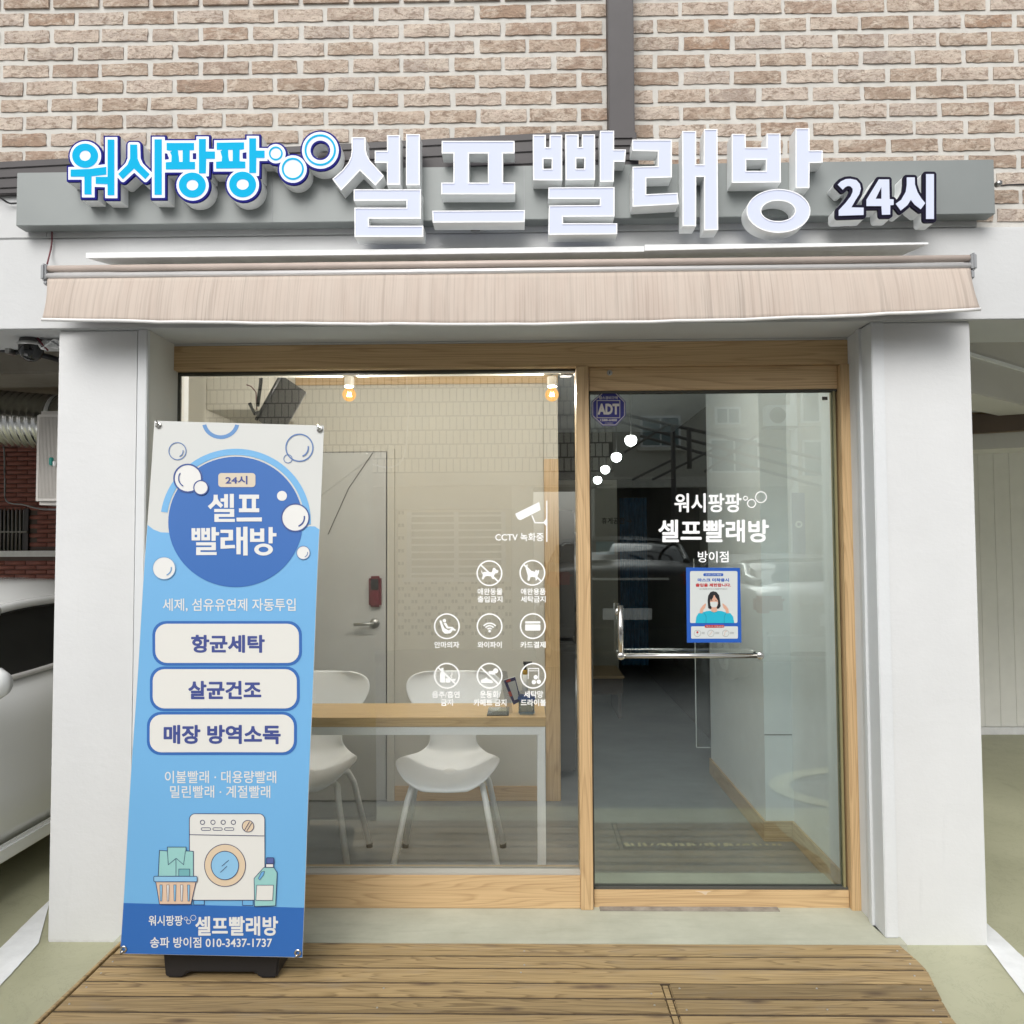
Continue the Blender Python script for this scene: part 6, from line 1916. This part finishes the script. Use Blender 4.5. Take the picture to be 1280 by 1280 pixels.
# mosaic of small blocks under the window
mx0_, mx1_ = rpt(496, 700, YO).x, rpt(639, 700, YO).x
mzt = rpt(560, 637, YO).z
obj('mosaic_backing', MB().box(mx0_, mx1_, YO - .248, YO - .10, 0, mzt), M['tile_cream'], tbd)
wx0, wx1, wz0, wz1 = rpt(508, 722, YO).x, rpt(632, 722, YO).x, rpt(560, 722, YO).z, rpt(560, 640, YO).z
ms = MB(); z = .2; r = 0
while z < mzt - .05:
    x = mx0_ + (.0 if r % 2 else .09)
    while x < mx1_ - .05:
        if not (wx0 - .1 < x < wx1 + .02 and wz0 - .08 < z < wz1 + .03):
            ms.box(x, x + .035, YO - .0999, YO - .094, z, z + .05); ms.box(x + .05, x + .085, YO - .0999, YO - .094, z, z + .05)
        x += .19
    z += .09; r += 1
obj('mosaic_block', ms, M['mosaic_dark'], tbd, kind='stuff')
ow = thing('louvred_window', 'window with white horizontal bars mirrored in the big shop window', 'window', ((wx0 + wx1) / 2, YO, wz0))
obj('pane', MB().box(wx0, wx1, YO - .099, YO - .088, wz0, wz1), plain('milk_glass', (.27, .28, .25), .4), ow)
for x in (wx0, (wx0 + wx1) / 2 - .03, wx1 - .06):
    obj('frame', MB().box(x, x + .06, YO - .087, YO - .02, wz0, wz1), M['alu_dull'], ow)
nb_ = 9
for i in range(nb_):
    z = wz0 + (wz1 - wz0) * (i + .5) / nb_
    obj('bar', MB().box(wx0 + .061, wx1 - .061, YO - .05, YO - .03, z - .014, z + .014), M['vinyl'], ow)
obj('sill', MB().box(wx0 - .06, wx1 + .06, YO - .087, YO + .03, wz0 - .06, wz0 - .001), M['alu_dull'], ow)
cable('cable', [rpt(508, 470, YO + .3), rpt(510, 520, YO + .3), rpt(505, 570, YO + .3), rpt(488, 584, YO + .3), rpt(466, 580, YO + .3)], .012, M['vinyl'], 'white cable drooping in front of the cream tiles across the lane')
# further house with windows and an outdoor unit
YP = -13.5
fb = thing('apartment_house', 'grey rendered apartment house mirrored in the top of the door glass', 'building', (6, YP, 0))
ZG = rpt(900, 602, YP).z
obj('wall', MB().box(bxr + .3, 13, YP - 4, YP, ZG, 5.15), M['wall_far'], fb)
obj('ground_floor_wall', MB().box(rpt(885, 700, YP).x, 13, YP - 4, YP - .02, 0, ZG - .001), M['wall_far'], fb)
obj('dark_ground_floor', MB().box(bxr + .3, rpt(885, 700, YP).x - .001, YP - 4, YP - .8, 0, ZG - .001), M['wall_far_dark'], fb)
obj('band', MB().box(bxr + .3, 13, YP - .1, YP + .15, ZG - .12, ZG + .10), M['stone_band'], fb)
for (a, b, c, d) in ((893, 509, 925, 532), (886, 548, 948, 592), (1000, 488, 1046, 530), (1002, 550, 1050, 600), (800, 520, 850, 560)):
    p, q = rpt(a, d, YP), rpt(c, b, YP)
    w_ = obj('window', MB().box(p.x, q.x, YP + .001, YP + .05, p.z, q.z), M['alu_dull'], fb, .005)
    mid_ = (p.x + q.x) / 2
    obj('pane', MB().box(p.x + .05, mid_ - .02, YP + .051, YP + .056, p.z + .05, q.z - .05), M['win_far'], w_)
    obj('pane', MB().box(mid_ + .02, q.x - .05, YP + .051, YP + .056, p.z + .05, q.z - .05), M['win_far'], w_)
    obj('sill', MB().box(p.x - .08, q.x + .08, YP + .001, YP + .14, p.z - .07, p.z - .002), M['stone_band'], w_)
p = rpt(975, 520, YP + .3)
ac = thing('outdoor_unit', 'white air conditioner outdoor unit on the mirrored apartment house', 'air conditioner', tuple(p))
obj('casing', MB().box(p.x - .30, p.x + .30, YP + .06, YP + .38, p.z - .22, p.z + .22), M['white_metal'], ac, .02)
obj('fan_grille', MB().lathe([(0, .012), (.15, .010), (.17, .0)], (p.x - .08, YP + .382, p.z), 'Y', 24), M['dark_grey'], ac)
obj('bracket', MB().box(p.x - .34, p.x + .34, YP + .06, YP + .40, p.z - .27, p.z - .225), M['iron'], ac)
dpn = thing('drain_pipe', 'white drain pipe on the mirrored apartment house', 'pipe', tuple(rpt(992, 540, YP + .1)))
px_ = rpt(992, 540, YP + .1).x
obj('pipe', MB().tube([(px_, YP + .1, 0), (px_, YP + .1, 5.1)], .07, 10), M['vinyl'], dpn)
sg_ = rpt(998, 655, -7.2)
lb_ = thing('lane_banner', 'narrow blue vertical banner mirrored at the right of the door glass', 'banner', tuple(sg_))
a_, b_ = rpt(991, 695, -9.6), rpt(1005, 616, -9.6)
obj('sheet', MB().box(a_.x, b_.x, -9.62, -9.60, a_.z, b_.z), pcol(40, 70, 150), lb_)
obj('emblem', MB().lathe([(.03, 0), (.05, .004), (.06, 0)], ((a_.x + b_.x) / 2, -9.598, (a_.z + b_.z) / 2), 'Y', 20), M['vinyl'], lb_)
obj('pole', MB().tube([(a_.x - .02, -9.61, 0), (a_.x - .02, -9.61, b_.z + .05)], .015, 8), M['alu'], lb_)
# steel canopy frame over the parked cars
cf = thing('canopy_frame', 'dark steel canopy frame over the parking places mirrored in the door glass', 'canopy', (3, -6.5, 0))
YQ = -6.2
def rp(px, py, Y=YQ): return tuple(rpt(px, py, Y))
for k_, (a, b) in enumerate((((770, 516), (1075, 585)), ((762, 524), (1075, 606)), ((800, 545), (1060, 618)))):
    obj('purlin', MB().tube([rp(*a, YQ - k_ * .6), rp(*b, YQ - k_ * .6)], .022, 6), M['brown_metal'], cf)
for (a, b) in (((780, 566), (836, 530)), ((815, 600), (905, 555)), ((790, 600), (840, 575)), ((880, 590), (945, 545))):
    obj('brace', MB().tube([rp(*a), rp(*b)], .016, 6), M['brown_metal'], cf)
for px in (841, 861, 1075):
    q = rpt(px, 560, YQ)
    ztop_ = rpt(px, 531 + (px - 841) * .2, YQ).z
    obj('post', MB().tube([(q.x, YQ, 0 if px != 861 else ztop_ - .5), (q.x, YQ, ztop_)], .03, 8), M['brown_metal'], cf)
